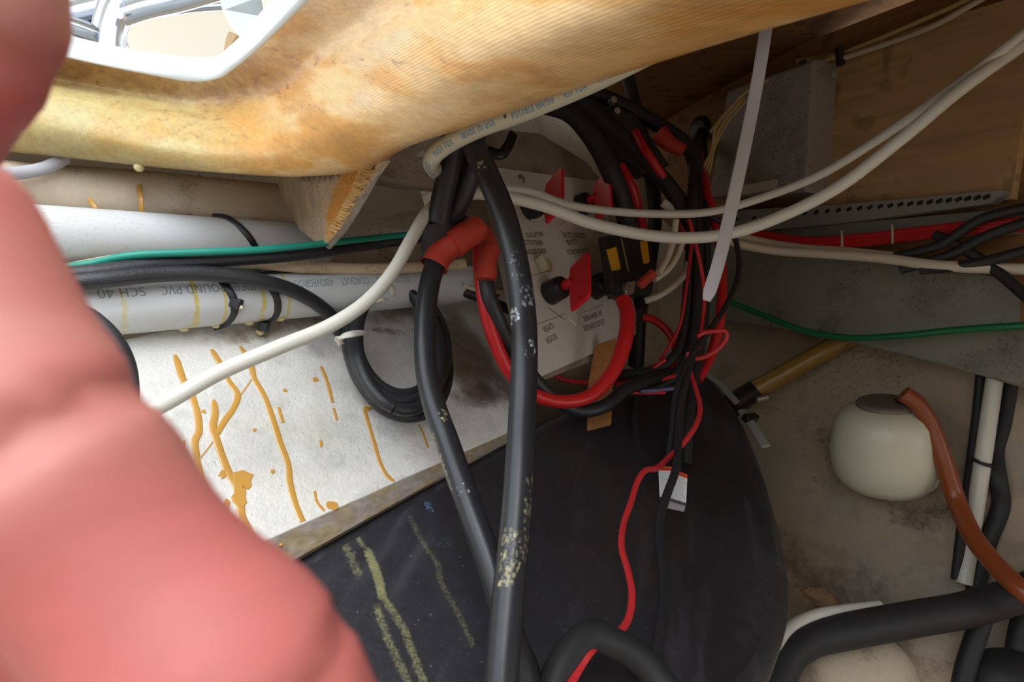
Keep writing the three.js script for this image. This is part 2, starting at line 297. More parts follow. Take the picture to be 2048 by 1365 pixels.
// white gelcoat rim round the opening, and the deck above with the opening cut in it
{
  const lipTop = [[-330, -55], [-130, -2], [82, 58], [195, 88], [305, 108], [385, 117], [430, 114], [452, 98], [487, 66], [520, 26], [562, -26], [630, -110], [720, -225], [860, -410]].map(([x, y]) => at(x, y, dOf(y, 0.272)));
  const rows = rim.map((p, i) => { const o = outward[i]; return [p.clone().addScaledVector(o, 0.014).add(V(0, 0.004, 0)), p.clone(), p.clone().lerp(lipTop[i], 0.5).addScaledVector(o, -0.002), lipTop[i], lipTop[i].clone().addScaledVector(o, 0.012).add(V(0, 0.006, 0)), lipTop[i].clone().addScaledVector(o, 0.10).add(V(0, 0.006, 0))]; });
  const lip = struct('trim_1', gridSurf(rows, 150, 30), M.gelcoat);
  lip.userData.label = 'white gelcoat rim of the open deck hatch';
  const hole = rim.map((p, i) => p.clone().addScaledVector(outward[i], 0.02));
  const far = hole.at(-1), dirR = hole.at(-1).clone().sub(hole.at(-3)).setY(0).normalize(), dirL = hole[0].clone().sub(hole[2]).setY(0).normalize();
  const q = [...hole.map((p) => [p.x, p.z])];
  const e1 = far.clone().addScaledVector(dirR, 0.25), e0 = hole[0].clone().addScaledVector(dirL, 0.32);
  // cockpit sole with the hatch cut in it; to the right it steps up to the side deck
  const R = (t, o) => [-0.163 + 0.795 * t + 0.607 * o, -(0.725 - 0.607 * t + 0.795 * o)], P2 = (l) => l.map(([x, z]) => new THREE.Vector2(x, -z));
  const sh = new THREE.Shape(P2([R(-0.42, 0), R(2.2, 0), [1.9, 1.5], [-2.2, 1.5], [-2.2, -1.1]]));
  const pth = [[e0.x, e0.z], ...q, [e1.x, e1.z], [e1.x, 1.15], [e0.x - 0.1, 1.15]];
  sh.holes.push(new THREE.Path(P2(pth)));
  const g = new THREE.ExtrudeGeometry(sh, { depth: 0.022, bevelEnabled: false }); g.rotateX(-Math.PI / 2); g.translate(0, deckY + 0.004, 0);
  const up = new THREE.ExtrudeGeometry(new THREE.Shape(P2([R(-0.09, 0), R(2.2, 0), [2.2, -0.3], [2.2, -2.0], [0.3, -2.0], [0.3, -1.42]])), { depth: 0.022, bevelEnabled: false }); up.rotateX(-Math.PI / 2); up.translate(0, CY + 0.54, 0);
  struct('ceiling', up, M.ceilingWood);
  const riser = new THREE.ExtrudeGeometry(new THREE.Shape(P2([R(-0.09, 0), R(2.2, 0), R(2.2, 0.02), R(-0.09, 0.02)])), { depth: 0.32, bevelEnabled: false }); riser.rotateX(-Math.PI / 2); riser.translate(0, deckY, 0);
  struct('wall_riser', riser, M.ceilingWood);
  struct('ceiling', g, M.gelcoat);
}

// ---------------------------------------------------------------- left side: fairing, pipes, board with resin runs
{
  const fair = [[-250, 372, 0.42], [60, 392, 0.53], [300, 402, 0.60], [480, 414, 0.665], [612, 423, 0.715]];
  const t = thing('hull_stringer', at(300, 440, 0.60), 'beige painted half round hull stringer behind the pipes', 'stringer');
  part(t, 'moulding', sweep(pp(fair.map(([x, y, d]) => [x, y, d + 0.012])), 0.030, { rad: 24, metres: true, seg: 60 }), std({ color: new THREE.Color().setRGB(0.80, 0.69, 0.56), map: rep(speck, 5, 1), roughness: 0.6 }));
  part(t, 'resin_drip', sweep(pp([[277, 372, 0.580], [281, 395, 0.569], [283, 420, 0.571], [285, 436, 0.580]]), (q) => 0.0032 - 0.001 * q, { flat: 0.4 }), M.resin);
  part(t, 'resin_drip', sweep(pp([[178, 398, 0.545], [192, 418, 0.544], [212, 432, 0.556]]), 0.0022, { flat: 0.4 }), M.resin);
}
function pipeTexture(text, marks) {
  const c = document.createElement('canvas'); c.width = 2048; c.height = 512; const g = c.getContext('2d'); g.fillStyle = '#cbcecf'; g.fillRect(0, 0, 2048, 512);
  for (let i = 0; i < 900; i++) { g.globalAlpha = 0.05 + 0.10 * rnd(); g.fillStyle = rnd() < 0.5 ? '#8d867a' : '#f4f4f0'; g.beginPath(); g.ellipse(rnd() * 2048, rnd() * 512, 1 + rnd() * 14, 0.6 + rnd() * 2, rnd(), 0, 7); g.fill(); }
  g.globalAlpha = 1; marks?.(g);
  g.save(); g.fillStyle = 'rgba(70,74,92,0.58)'; g.font = '34px sans-serif'; text?.(g); g.restore();
  const t = new THREE.CanvasTexture(c); t.colorSpace = THREE.SRGBColorSpace; t.wrapT = THREE.RepeatWrapping; return t;
}
const along = (A, B, px) => { const k = (px - 1024) / F; return (k * A[2] - (A[0] - 1024) / F * A[2]) / (((B[0] - 1024) / F * B[2] - (A[0] - 1024) / F * A[2]) - k * (B[2] - A[2])); };
const PU = [[-260, 462, 0.415], [640, 494, 0.715]], PL = [[-160, 640, 0.425], [980, 566, 0.83]];
{
  const stain = (px, w, a, y0 = 90, y1 = 420) => (g) => { const x = along(PL[0], PL[1], px) * 2048; for (let i = 0; i < 240; i++) { g.globalAlpha = a * (0.3 + 0.7 * rnd()); g.fillStyle = rnd() < 0.6 ? '#c9b45c' : '#d6c67c'; const y = lerp(y0, y1, rnd()); g.fillRect(x + (rnd() - 0.5) * w * (0.6 + 0.4 * Math.sin(y / 60)), y, 5 + rnd() * w * 0.4, 6 + rnd() * 14); } g.globalAlpha = 1; };
  const lowMap = pipeTexture((g) => {
    const say = (s, px, px2) => { const x0 = along(PL[0], PL[1], px) * 2048, x1 = along(PL[0], PL[1], px2) * 2048; g.save(); g.translate(x1, 300); g.scale(-(x1 - x0) / g.measureText(s).width, 1.25); g.fillText(s, 0, 0); g.restore(); };
    say('SCH 40', 186, 282); say('1 ½', 118, 160); say('UNDERGROUND PVC', 310, 520); say('ABOVEGROUND', 552, 650); say('CONDUIT', 664, 720); say('RIGID NON', 735, 800);
  }, (g) => { for (const [px, w, a] of [[372, 22, 0.5], [430, 14, 0.3], [505, 22, 0.42], [556, 16, 0.3], [230, 26, 0.12]]) stain(px, w, a)(g); });
  const t = thing('conduit_pipe', at(300, 680, 0.55), 'lower white PVC conduit pipe with grey printing along its side', 'pipe');
  part(t, 'tube', sweep(pp(PL), 0.0242, { rad: 40, seg: 40 }), std({ map: lowMap, roughness: 0.34 }));
  for (const [x, g] of [[360, -88], [426, -86], [492, -88], [548, -70]]) part(t, 'glue_drop', new THREE.SphereGeometry(0.0034, 12, 8).scale(1.5, 0.8, 1).translate(...onPipe(PL, 0.0242, x, g, 0).toArray()), M.glue);
  const upMap = pipeTexture(null, (g) => { for (let i = 0; i < 2600; i++) { g.globalAlpha = 0.13; g.fillStyle = ['#b39f80', '#c2ac80', '#8b7a66'][i % 3]; const x = rnd() * rnd() * 1500; g.fillRect(x, 120 + rnd() * 260, 3 + rnd() * 14, 2 + rnd() * 3); } g.globalAlpha = 1; });
  const u = one('conduit_pipe', sweep(pp(PU), 0.0265, { rad: 40, seg: 40 }), std({ map: upMap, roughness: 0.38 }), null, 'upper white plastic pipe lying behind the green wire', 'pipe');
}
// black ties round the pipes
function onPipe(Q, rad, px, deg, lift = 0.0012) {          // a point on a pipe's skin: deg 0 looks to the lens, 90 is its top
  const A = at(...Q[0]), B = at(...Q[1]), T = B.clone().sub(A).normalize(), p = A.clone().lerp(B, along(Q[0], Q[1], px)), f = EYE.clone().sub(p); f.addScaledVector(T, -f.dot(T)).normalize();
  const u = f.clone().cross(T).normalize(); if (u.y < 0) u.negate(); const a = THREE.MathUtils.degToRad(deg); return p.addScaledVector(f, Math.cos(a) * (rad + lift)).addScaledVector(u, Math.sin(a) * (rad + lift));
}
{
  const band = (name, label, pts, head, w = 0.0036) => { const t = thing(name, pts.at(-1), label, 'cable tie'); part(t, 'strap', sweep(pts, w, { flat: 0.3, rad: 10, face: V(0.45, 0.2, 1).normalize(), fixed: true }), M.blackNylon); const h = new RoundedBoxGeometry(0.0105, 0.0095, 0.008, 2, 0.0015); h.rotateZ(-0.25); h.translate(head.x, head.y, head.z); part(t, 'head', h, M.blackNylon); return t; };
  const U = (px, g) => onPipe(PU, 0.0265, px, g), L = (px, g, l) => onPipe(PL, 0.0242, px, g, l);
  const a = band('cable_tie', 'long black cable tie crossing both white pipes', [U(432, 100), U(444, 70), U(458, 40), U(474, 10), U(490, -25), L(508, 45), L(524, 20), L(533, -15), L(532, -50), L(520, -85)], L(516, -78, 0.006));
  part(a, 'glue_drop', new THREE.SphereGeometry(0.0042, 12, 8).translate(...L(514, -92, 0.010).toArray()), M.glue);
  const b = band('cable_tie', 'short black cable tie with square head round the lower pipe', [L(424, 70), L(434, 40), L(446, 5), L(448, -25), L(438, -60), L(424, -95)], L(450, -8, 0.003));
  part(b, 'pawl', new RoundedBoxGeometry(0.007, 0.0032, 0.002, 2, 0.0006).translate(...L(452, -14, 0.0075).toArray()), M.nylonOld);
}
const BD = new Frame(at(260, 690, 0.52), at(870, 590, 0.82), at(1050, 840, 0.74));
const boardPoly = [[-200, 900], [60, 735], [260, 676], [560, 612], [870, 560], [1000, 575], [1105, 690], [1062, 846], [800, 962], [500, 1098], [300, 1195], [-60, 1400]];
{
  const sh = new Sheet(BD, boardPoly, 1600, (x, y) => {
    const a = fbm(x * 14, y * 14, 5, 101), b = fbm(x * 160, y * 160, 2, 111), c = fbm(x * 40, y * 40, 4, 121); let k = 0.88 + 0.05 * (a - 0.5) + 0.05 * (b - 0.5);
    k *= 1 - 0.06 * sstep(0.58, 0.75, c); return [k, k * 0.99, k * 0.96];
  });
  // mildew and grime: speckled patches
  sh.dabs([[660, 640], [600, 650], [440, 680]], 0.030, '#8a7563', 500, 0.08); sh.dabs([[880, 640], [930, 700], [960, 760]], 0.075, '#6f5a4c', 900, 0.07); sh.dabs([[960, 740], [1000, 790], [930, 790]], 0.05, '#4d3d36', 600, 0.06);
  sh.dabs([[800, 600], [760, 640]], 0.05, '#7c6a60', 300, 0.07); sh.dabs([[745, 660], [800, 665]], 0.014, '#5d554f', 120, 0.2); sh.dabs([[640, 690], [700, 700]], 0.05, '#8d8983', 200, 0.05);
  sh.dabs([[560, 760], [720, 900], [600, 940]], 0.14, '#9b9890', 160, 0.03); sh.dabs([[1010, 700], [1050, 800]], 0.05, '#8a6f5a', 300, 0.09);
  for (let i = 0; i < 260; i++) { const p = sh.p(lerp(300, 1040, rnd()), lerp(640, 1080, rnd())); sh.g.globalAlpha = 0.5 * rnd(); sh.g.fillStyle = '#3c352f'; sh.g.fillRect(p[0], p[1], 1 + rnd() * 2.2, 1 + rnd() * 2.2); } sh.g.globalAlpha = 1;
  const t = thing('lining_board', BD.pt(800, 962), 'white painted sloping board streaked with amber resin runs', 'board');
  part(t, 'panel', slab(BD, boardPoly, 0.014, 0.0015), std({ map: sh.texture(), roughness: 0.55, bumpMap: rep(grainN, 12), bumpScale: 0.0006 }));
  const edge = [[-60, 1400], [300, 1195], [500, 1098], [800, 962], [1062, 846]], edgeLow = [[10, 1452], [350, 1240], [550, 1142], [820, 990], [1066, 858]];
  const sg = new THREE.BufferGeometry(), P = [], U = [], I = []; let L = 0;
  edge.forEach(([x, y], i) => { const a = BD.pt(x, y, -0.0006), r = at(edgeLow[i][0], edgeLow[i][1], 1).sub(EYE).normalize(), b = EYE.clone().addScaledVector(r, a.distanceTo(EYE) * 1.004); if (i) L += a.distanceTo(BD.pt(...edge[i - 1])); const back = BD.n.clone().multiplyScalar(-0.03); for (const [q, v] of [[a, 0], [b, 0.03], [b.clone().add(back), 0.05]]) { P.push(q.x, q.y, q.z); U.push(L, v); } if (i) for (let k = 0; k < 2; k++) { const c = i * 3 + k - 3; I.push(c, c + 1, c + 3, c + 3, c + 1, c + 4); } });
  sg.setAttribute('position', new THREE.Float32BufferAttribute(P, 3)); sg.setAttribute('uv', new THREE.Float32BufferAttribute(U, 2)); sg.setIndex(I); const sg2 = sg.toNonIndexed(); sg2.computeVertexNormals();
  const edgeMap = tex(512, 128, (u, v) => { const n = fbm(u * 24, v * 8, 4, 131), m = fbm(u * 60, v * 30, 3, 133); return mix3([0.62, 0.58, 0.55], [0.62, 0.55, 0.43], sstep(0.4, 0.65, n)).map((c) => c * (0.9 + 0.3 * (m - 0.5))); });
  part(t, 'edge', sg2, std({ map: rep(edgeMap, 2.5, 8), roughness: 0.8, side: THREE.DoubleSide }), 'bare grey brown cut edge');
  const drip = (list, w0) => { const w = w0 * 0.88; const pts = list.map(([x, y]) => BD.pt(x, y, 0.0002)), sc = pts[0].distanceTo(EYE) / F; part(t, 'resin_drip', sweep(pts, (q) => (w / 2) * sc * (0.85 + 0.3 * vnoise(q * 14, w, 5)) * (q < 0.04 ? 0.5 + q * 12 : 1), { flat: 0.22, face: BD.n, fixed: true, rad: 10, seg: list.length * 8 }), M.resin); };
  drip([[350, 710], [358, 735], [366, 760], [385, 797], [396, 836], [397, 866], [390, 882], [393, 914], [400, 953], [414, 992], [430, 1020]], 13);
  drip([[423, 699], [441, 729], [458, 763], [475, 790], [467, 817], [450, 841], [434, 868]], 12); drip([[427, 800], [430, 827], [426, 856], [433, 880], [448, 924], [463, 958], [480, 992], [483, 1031], [497, 1060], [514, 1086]], 14);
  drip([[504, 758], [492, 776], [480, 792]], 3); drip([[480, 693], [493, 712], [503, 735], [509, 758], [528, 792], [543, 831], [560, 885], [576, 929], [580, 968], [592, 1012], [605, 1044]], 12);
  drip([[642, 733], [655, 766], [665, 806]], 8); drip([[667, 816], [674, 841]], 7); drip([[557, 815], [561, 830], [566, 846]], 8); drip([[728, 818], [738, 851], [748, 885], [762, 930], [776, 954], [788, 963]], 9); drip([[838, 850], [847, 870], [856, 896]], 5); drip([[629, 982], [634, 1005], [648, 1022]], 7); drip([[434, 872], [418, 895], [402, 915]], 3);
  const blob = (list) => part(t, 'resin_patch', slab(BD, list, 0.0016, 0.0006, 0.0010), M.resin);
  const rag = (x, y, rx, ry, n = 11) => Array.from({ length: n }, (_, i) => { const a = -i / n * 6.283, r = 0.65 + 0.6 * rnd(); return [x + Math.cos(a) * rx * r, y + Math.sin(a) * ry * r]; });
  blob(rag(483, 962, 22, 20, 13)); blob(rag(478, 995, 18, 22, 12)); blob(rag(664, 1012, 12, 9)); blob(rag(452, 1014, 8, 14)); blob(rag(444, 950, 9, 8)); blob(rag(365, 890, 8, 10)); blob(rag(735, 818, 8, 5)); blob(rag(641, 888, 4, 7)); blob(rag(509, 861, 4, 4)); blob(rag(545, 944, 5, 5)); blob(rag(407, 824, 5, 4)); blob(rag(630, 760, 6, 5)); blob(rag(570, 782, 5, 4)); blob(rag(562, 1090, 4, 4));
}

// ---------------------------------------------------------------- black tank
const TK = new Frame(at(545, 1140, 0.47), at(1590, 1180, 0.621), at(1060, 850, 0.752));
{
  const poly = []; const c = new THREE.SplineCurve([[1085, 830], [1230, 775], [1390, 735], [1470, 805], [1530, 925], [1575, 1075], [1594, 1190], [1572, 1300], [1520, 1400], [1380, 1490], [1100, 1530]].map(([x, y]) => new THREE.Vector2(x, y)));
  for (let i = 0; i <= 48; i++) { const p = c.getPoint(i / 48); poly.push([p.x, p.y]); } poly.push([600, 1600], [250, 1560], [320, 1330], [530, 1128]);
  const sh = new Sheet(TK, poly, 1700, (x, y) => { const a = fbm(x * 9, y * 9, 5, 201), b = fbm(x * 120, y * 120, 3, 211), s = fbm(x * 60 + y * 30, y * 8 - x * 4, 3, 221); const k = 0.190 + 0.07 * (a - 0.5) + 0.045 * (b - 0.5) + 0.07 * sstep(0.55, 0.85, s); return [k, k * 1.0, k * 1.07]; });
  const Y = ['#9a975f', '#b4ad6c', '#7e7d5c'];
  const streak = (l, w, n = 420, a = 0.3) => Y.forEach((col) => sh.dabs(l, w, col, n, a, 1));
  streak([[683, 1076], [700, 1112], [717, 1154]], 0.007, 150, 0.2); streak([[702, 1057], [728, 1094]], 0.0045, 120, 0.32); streak([[736, 1102], [758, 1161], [766, 1196]], 0.007, 420); streak([[766, 1196], [790, 1231], [809, 1263], [846, 1362], [870, 1420]], 0.0062, 460, 0.22); streak([[752, 1212], [769, 1263], [812, 1357], [840, 1420]], 0.006, 380, 0.22); streak([[820, 1033], [841, 1080], [876, 1129], [881, 1166], [916, 1228], [946, 1292]], 0.005, 420, 0.2);
  sh.dabs([[852, 1006], [862, 1022]], 0.006, '#6f8fb8', 70, 0.5, 1); sh.dabs([[890, 1075], [900, 1090], [880, 1090]], 0.007, '#56698a', 60, 0.22, 1); sh.dabs([[1120, 1250], [1135, 1270]], 0.004, '#66739a', 40, 0.35, 1);
  sh.dabs([[1500, 1290], [1545, 1160], [1560, 1120]], 0.03, '#55524e', 300, 0.10, 1); sh.dabs([[1455, 1010], [1448, 1046]], 0.003, '#8a6448', 30, 0.4, 1); sh.dabs([[1100, 900], [1300, 1000], [1200, 1150]], 0.09, '#3f3a38', 500, 0.12, 1);
  for (let i = 0; i < 220; i++) { const p = sh.p(lerp(600, 1560, rnd()), lerp(880, 1365, rnd())); sh.g.globalAlpha = 0.25 + 0.5 * rnd(); sh.g.fillStyle = '#9aa0a6'; sh.g.fillRect(p[0], p[1], 1 + rnd() * 3, 1 + rnd() * 3); } sh.g.globalAlpha = 1;
  const t = thing('black_tank', TK.at(0.25, 0, -0.3), 'large scuffed black plastic tank with rounded corner and paint streaks', 'tank');
  part(t, 'shell', slab(TK, poly, 0.30, 0.022), std({ map: sh.texture(), color: new THREE.Color().setRGB(0.9, 0.9, 0.92), roughness: 0.40, bumpMap: rep(grainN, 10), bumpScale: 0.00025 }));
  part(t, 'strap', sweep([TK.pt(1405, 742, 0.004), TK.pt(1440, 770, 0.004), TK.pt(1474, 806, 0.003)], 0.0055, { flat: 0.4, rad: 10 }), M.duct, 'grey metal strap');
  part(t, 'strap', sweep([TK.pt(1484, 822, 0.003), TK.pt(1508, 856, 0.002), TK.pt(1532, 893, 0.001)], 0.0075, { flat: 0.4, rad: 10 }), M.duct, 'grey metal strap');
  part(t, 'clip', boxAt(TK, 1497, 842, 0.03, 0.012, 0.012, 0, 0.003, 0.3), M.blackPlastic);
}

// ---------------------------------------------------------------- gusset and cleat
{
  const GF = new Frame(at(575, 440, 0.66), at(745, 318, 0.50), at(650, 486, 0.60));
  const poly = [[548, 350], [600, 340], [690, 318], [752, 308], [762, 322], [742, 352], [722, 385], [706, 408], [690, 440], [668, 472], [652, 488], [625, 482], [600, 462], [588, 440], [566, 400]];
  const sh = new Sheet(GF, poly, 700, (x, y) => { const a = fbm(x * 30, y * 30, 5, 301), b = fbm(x * 200, y * 40, 3, 311), k = 0.9 + 0.2 * (b - 0.5); return mix3([0.90, 0.80, 0.66], [0.80, 0.69, 0.58], a).map((q) => q * k); });
  sh.dabs([[735, 325], [720, 370], [690, 430], [665, 470]], 0.030, '#d79c4a', 1400, 0.4); sh.dabs([[700, 350], [680, 400], [665, 440]], 0.03, '#c98a38', 700, 0.35); sh.dabs([[730, 330], [705, 390]], 0.012, '#e8c07c', 300, 0.5); sh.dabs([[600, 350], [680, 345]], 0.02, '#6b5348', 260, 0.3);
  const t = thing('deck_knee', GF.pt(652, 488), 'torn amber fibreglass knee hanging under the hatch gutter corner', 'bracket');
  part(t, 'web', slab(GF, poly, 0.010, 0.0015), std({ map: sh.texture(), roughness: 0.65, bumpMap: rep(grainN, 16), bumpScale: 0.002 }));
  // ragged torn cloth along the free edge
  const rim2 = [[757, 316], [742, 346], [724, 380], [708, 404], [692, 436], [672, 466]];
  for (let i = 0; i < 26; i++) { const s = i / 26 * 5, k = Math.floor(s), f = s - k, x = lerp(rim2[k][0], rim2[k + 1][0], f), y = lerp(rim2[k][1], rim2[k + 1][1], f); part(t, 'torn_strand', sweep([GF.pt(x - 16, y - 4, 0.001), GF.pt(x - 6, y + 2, 0.003), GF.pt(x - 4 + 12 * rnd(), y + 12 * (rnd() - 0.5), 0.002)], (q) => (0.0016 + 0.0024 * hash(i, 3, 5)) * (1 - 0.7 * q), { flat: 0.4, rad: 8, seg: 10 }), std({ color: new THREE.Color().setRGB(0.62, 0.38, 0.14), roughness: 0.7 })); }
  part(t, 'edge', sweep([GF.pt(762, 322, -0.006), GF.pt(724, 392, -0.006), GF.pt(692, 446, -0.006), GF.pt(655, 490, -0.006)], 0.0055, { flat: 0.6, rad: 10 }), std({ color: new THREE.Color().setRGB(0.40, 0.36, 0.32), map: rep(speck, 2), roughness: 0.8 }), 'grey weathered edge');
  const cl = new Frame(at(745, 350, 0.74), at(880, 365, 0.80), at(745, 310, 0.74));
  one('deck_cleat', slab(cl, [[735, 300], [800, 306], [890, 320], [895, 378], [820, 372], [740, 356]], 0.03, 0.006), std({ color: new THREE.Color().setRGB(0.52, 0.44, 0.36), map: rep(speck, 3), roughness: 0.7 }), null, 'dusty beige wooden cleat right of the torn knee', 'cleat');
}

// ---------------------------------------------------------------- switch panel
const SP = new Frame(at(1078, 755, 0.70), at(1282, 665, 0.92), at(1000, 337, 0.80));
const spPoly = [[988, 334], [1195, 362], [1284, 664], [1078, 756]];
{
  const back = [[960, 250], [1085, 262], [1180, 320], [1240, 400], [1262, 480], [1286, 640], [1240, 700], [1074, 766]];
  one('mounting_board', slab(SP, back, 0.014, 0.001, -0.0065), std({ color: new THREE.Color().setRGB(0.42, 0.36, 0.31), map: rep(speck, 3), roughness: 0.7 }), null, 'dusty tan mounting board behind the grey switch panel', 'board');
  const sh = new Sheet(SP, spPoly, 1000, (x, y) => { const a = fbm(x * 30, y * 30, 4, 401), b = fbm(x * 300, y * 300, 2, 411), k = 0.84 + 0.06 * (a - 0.5) + 0.04 * (b - 0.5); return [k, k * 0.975, k * 0.94]; });
  const g = sh.g, line = (l, w = 2) => { g.strokeStyle = 'rgba(50,44,40,0.75)'; g.lineWidth = w; g.beginPath(); l.forEach((q, i) => { const p = sh.p(...q); i ? g.lineTo(...p) : g.moveTo(...p); }); g.stroke(); };
  const say = (s, x0, y0, x1, y1, h) => { const a = sh.p(x0, y0), b = sh.p(x1, y1), w = Math.hypot(b[0] - a[0], b[1] - a[1]); g.save(); g.translate(...a); g.rotate(Math.atan2(b[1] - a[1], b[0] - a[0])); g.fillStyle = 'rgba(46,40,42,0.85)'; g.font = `bold ${h}px sans-serif`; g.scale(w / g.measureText(s).width, 1); g.fillText(s, 0, 0); g.restore(); };
  say('ISOLATOR', 1054, 476, 1088, 472, 26); say('BATT SWITCH', 1128, 474, 1172, 474, 26); say('MOTOR POWER', 1044, 491, 1088, 491, 30); say('BATT', 1135, 490, 1158, 488, 30); say('CHARGER BANK', 1046, 511, 1095, 507, 30); say('STARTER BATT', 1136, 510, 1180, 506, 30); say('ENGINE', 1168, 541, 1186, 537, 22);
  say('NEGATIV', 1090, 666, 1110, 656, 30); say('NEGATIVE', 1095, 689, 1116, 678, 30); say('BREAKER UP', 1170, 644, 1206, 630, 28); say('BREAKER OUTLET', 1170, 664, 1212, 648, 30);
  line([[1056, 553], [1102, 541]]); line([[1072, 650], [1130, 628]]); line([[1168, 624], [1206, 610]]); line([[1122, 462], [1127, 476], [1172, 476]], 3); line([[1097, 616], [1130, 640]], 4);
  for (let i = 0; i < 300; i++) { const p = sh.p(lerp(1010, 1270, rnd()), lerp(345, 740, rnd())); g.globalAlpha = 0.35 * rnd(); g.fillStyle = '#473f39'; g.fillRect(p[0], p[1], 1 + rnd() * 3, 1 + rnd() * 3); } g.globalAlpha = 1;
  const t = thing('switch_panel', SP.pt(1078, 755), 'light grey battery switch panel with red keys and small black lettering', 'panel');
  part(t, 'plate', slab(SP, spPoly, 0.006, 0.0008), std({ map: sh.texture(), roughness: 0.45 }));
  const boss = (x, y, r = 0.0155, len = 0.026) => { const p = SP.pt(x, y, 0); const b = part(t, 'switch_boss', mergeGeometries([disc(p, SP.n, r * 1.05, r, len * 0.8), disc(p.clone().addScaledVector(SP.n, len * 0.8), SP.n, r, r * 0.88, len * 0.2)]), M.blackPlastic); return p.addScaledVector(SP.n, len); };
  const key = (p, h = 0.030, l = 0.044, w = 0.0185) => {
    const k = part(t, 'key', mergeGeometries([disc(p.clone().addScaledVector(SP.n, -0.004), SP.n, 0.0062, 0.0062, 0.020)]), M.redKey, 'red key handle');
    const s = new THREE.Shape(); s.moveTo(-w * 0.5, -l); s.lineTo(w * 0.72, -l * 0.86); s.quadraticCurveTo(w, -l * 0.8, w, -l * 0.6); s.lineTo(w, h * 0.9); s.quadraticCurveTo(w * 0.95, h * 1.06, w * 0.7, h); s.lineTo(-w * 0.5, h * 0.66); s.lineTo(-w * 0.62, h * 0.2); s.lineTo(-w * 0.62, -l * 0.5); s.lineTo(-w * 0.5, -l);
    const hole = new THREE.Path(); hole.absellipse(w * 0.35, -l * 0.72, 0.004, 0.0022, 0, 7, true); s.holes.push(hole);
    const b = new THREE.ExtrudeGeometry(s, { depth: 0.003, bevelEnabled: true, bevelSize: 0.0012, bevelThickness: 0.0012, bevelSegments: 2 }); b.translate(0, 0, -0.0015);
    // the blade stands on edge: its width runs out from the panel and its face looks to the lens
    const up = V(0.08, 0.874, -0.486).addScaledVector(SP.n, -SP.n.dot(V(0.08, 0.874, -0.486))).normalize(); const mx = new THREE.Matrix4().makeBasis(SP.n, up, SP.n.clone().cross(up)).setPosition(p.clone().addScaledVector(SP.n, 0.012 + w * 0.6)); b.applyMatrix4(mx);
    part(k, 'blade', b, M.redKey); return k;
  };
  key(boss(1098, 588)); boss(1186, 578, 0.017, 0.024); key(boss(1058, 420, 0.0175, 0.02), 0.034, 0.044); key(boss(1162, 412, 0.017, 0.016), 0.036, 0.048);
  const tog = SP.pt(1082, 532, 0.001); part(t, 'toggle', boxAt(SP, 1078, 532, 0.010, 0.021, 0.014, 0, 0.002, 0.05), M.nylonOld, 'cream toggle');
  part(t, 'toggle_plate', disc(SP.pt(1092, 530, 0), SP.n, 0.012, 0.012, 0.0015), std({ color: new THREE.Color().setRGB(0.46, 0.33, 0.17), roughness: 0.5 }), 'stained tan disc');
  for (const [x, y, r] of [[1043, 358, 0.0065], [1192, 374, 0.006], [1272, 652, 0.004]]) part(t, 'screw', lathe(SP.pt(x, y, 0), SP.n, [[0, 0.003], [r * 0.5, 0.0027], [r, 0.0008], [r, 0]], 18), M.steel);
  const cord = (l) => part(t, 'tether', sweep(l.map(([x, y, o]) => SP.pt(x, y, o)), 0.0016, { rad: 8 }), M.cordage, 'thin cream tether cord');
  cord([[1062, 441, 0.012], [1078, 438, 0.02], [1094, 425, 0.03]]); cord([[1120, 455, 0.03], [1128, 444, 0.03], [1137, 434, 0.02]]); cord([[1182, 478, 0.01], [1184, 465, 0.02], [1189, 456, 0.035]]); cord([[1165, 489, 0.002], [1190, 485, 0.01], [1206, 474, 0.02], [1212, 460, 0.025]]); cord([[1136, 634, 0.03], [1142, 642, 0.03], [1151, 650, 0.03]]);
  // black hook on the mounting board
  one('cable_hook', sweep([SP.pt(975, 303, 0.01), SP.pt(1000, 309, 0.02), SP.pt(1013, 296, 0.025), SP.pt(1026, 268, 0.028)], 0.0075, { flat: 0.5, rad: 10 }), M.blackPlastic, null, 'black plastic hook on the tan board above the switch panel', 'hook');
}
// relay with yellow labels at the panel's right edge
{
  const BX = new Frame(at(1205, 590, 0.80), at(1310, 575, 0.87), at(1205, 470, 0.82));
  const t = thing('relay', BX.pt(1250, 600), 'black relay with two yellow labels beside the switch panel', 'relay');
  part(t, 'body', slab(BX, [[1207, 472], [1300, 462], [1312, 540], [1306, 588], [1228, 596]], 0.014, 0.004), M.blackPlastic);
  part(t, 'label_plate', slab(BX, [[1212, 500], [1231, 494], [1240, 535], [1238, 541], [1223, 543]], 0.002, 0.0006, 0.0016), M.yellowLabel, 'yellow label');
  part(t, 'label_plate', slab(BX, [[1279, 484], [1293, 482], [1298, 522], [1296, 527], [1286, 528]], 0.002, 0.0006, 0.0016), M.yellowLabel, 'yellow label');
  part(t, 'seam', slab(BX, [[1241, 478], [1243.5, 477.5], [1258, 545], [1255, 545]], 0.0014, 0, 0.001), std({ color: new THREE.Color().setRGB(0.22, 0.20, 0.09), roughness: 0.6 }));
  part(t, 'base', slab(BX, [[1210, 548], [1270, 548], [1290, 585], [1240, 604], [1216, 590]], 0.016, 0.003, 0.010), M.blackPlastic);
  part(t, 'terminal', slab(BX, [[1232, 572], [1256, 566], [1254, 590], [1239, 598]], 0.006, 0.001, 0.014), M.steel); part(t, 'terminal_nut', disc(BX.pt(1250, 574, 0.013), BX.n, 0.006, 0.006, 0.008, 6), M.steel);
  one('wire_terminal', sweep(pp([[1278, 572, 0.80], [1292, 560, 0.80], [1308, 545, 0.80]]), 0.0068, { rad: 12 }), M.redBoot, null, 'dark red crimp sleeve below the relay', 'terminal');
}

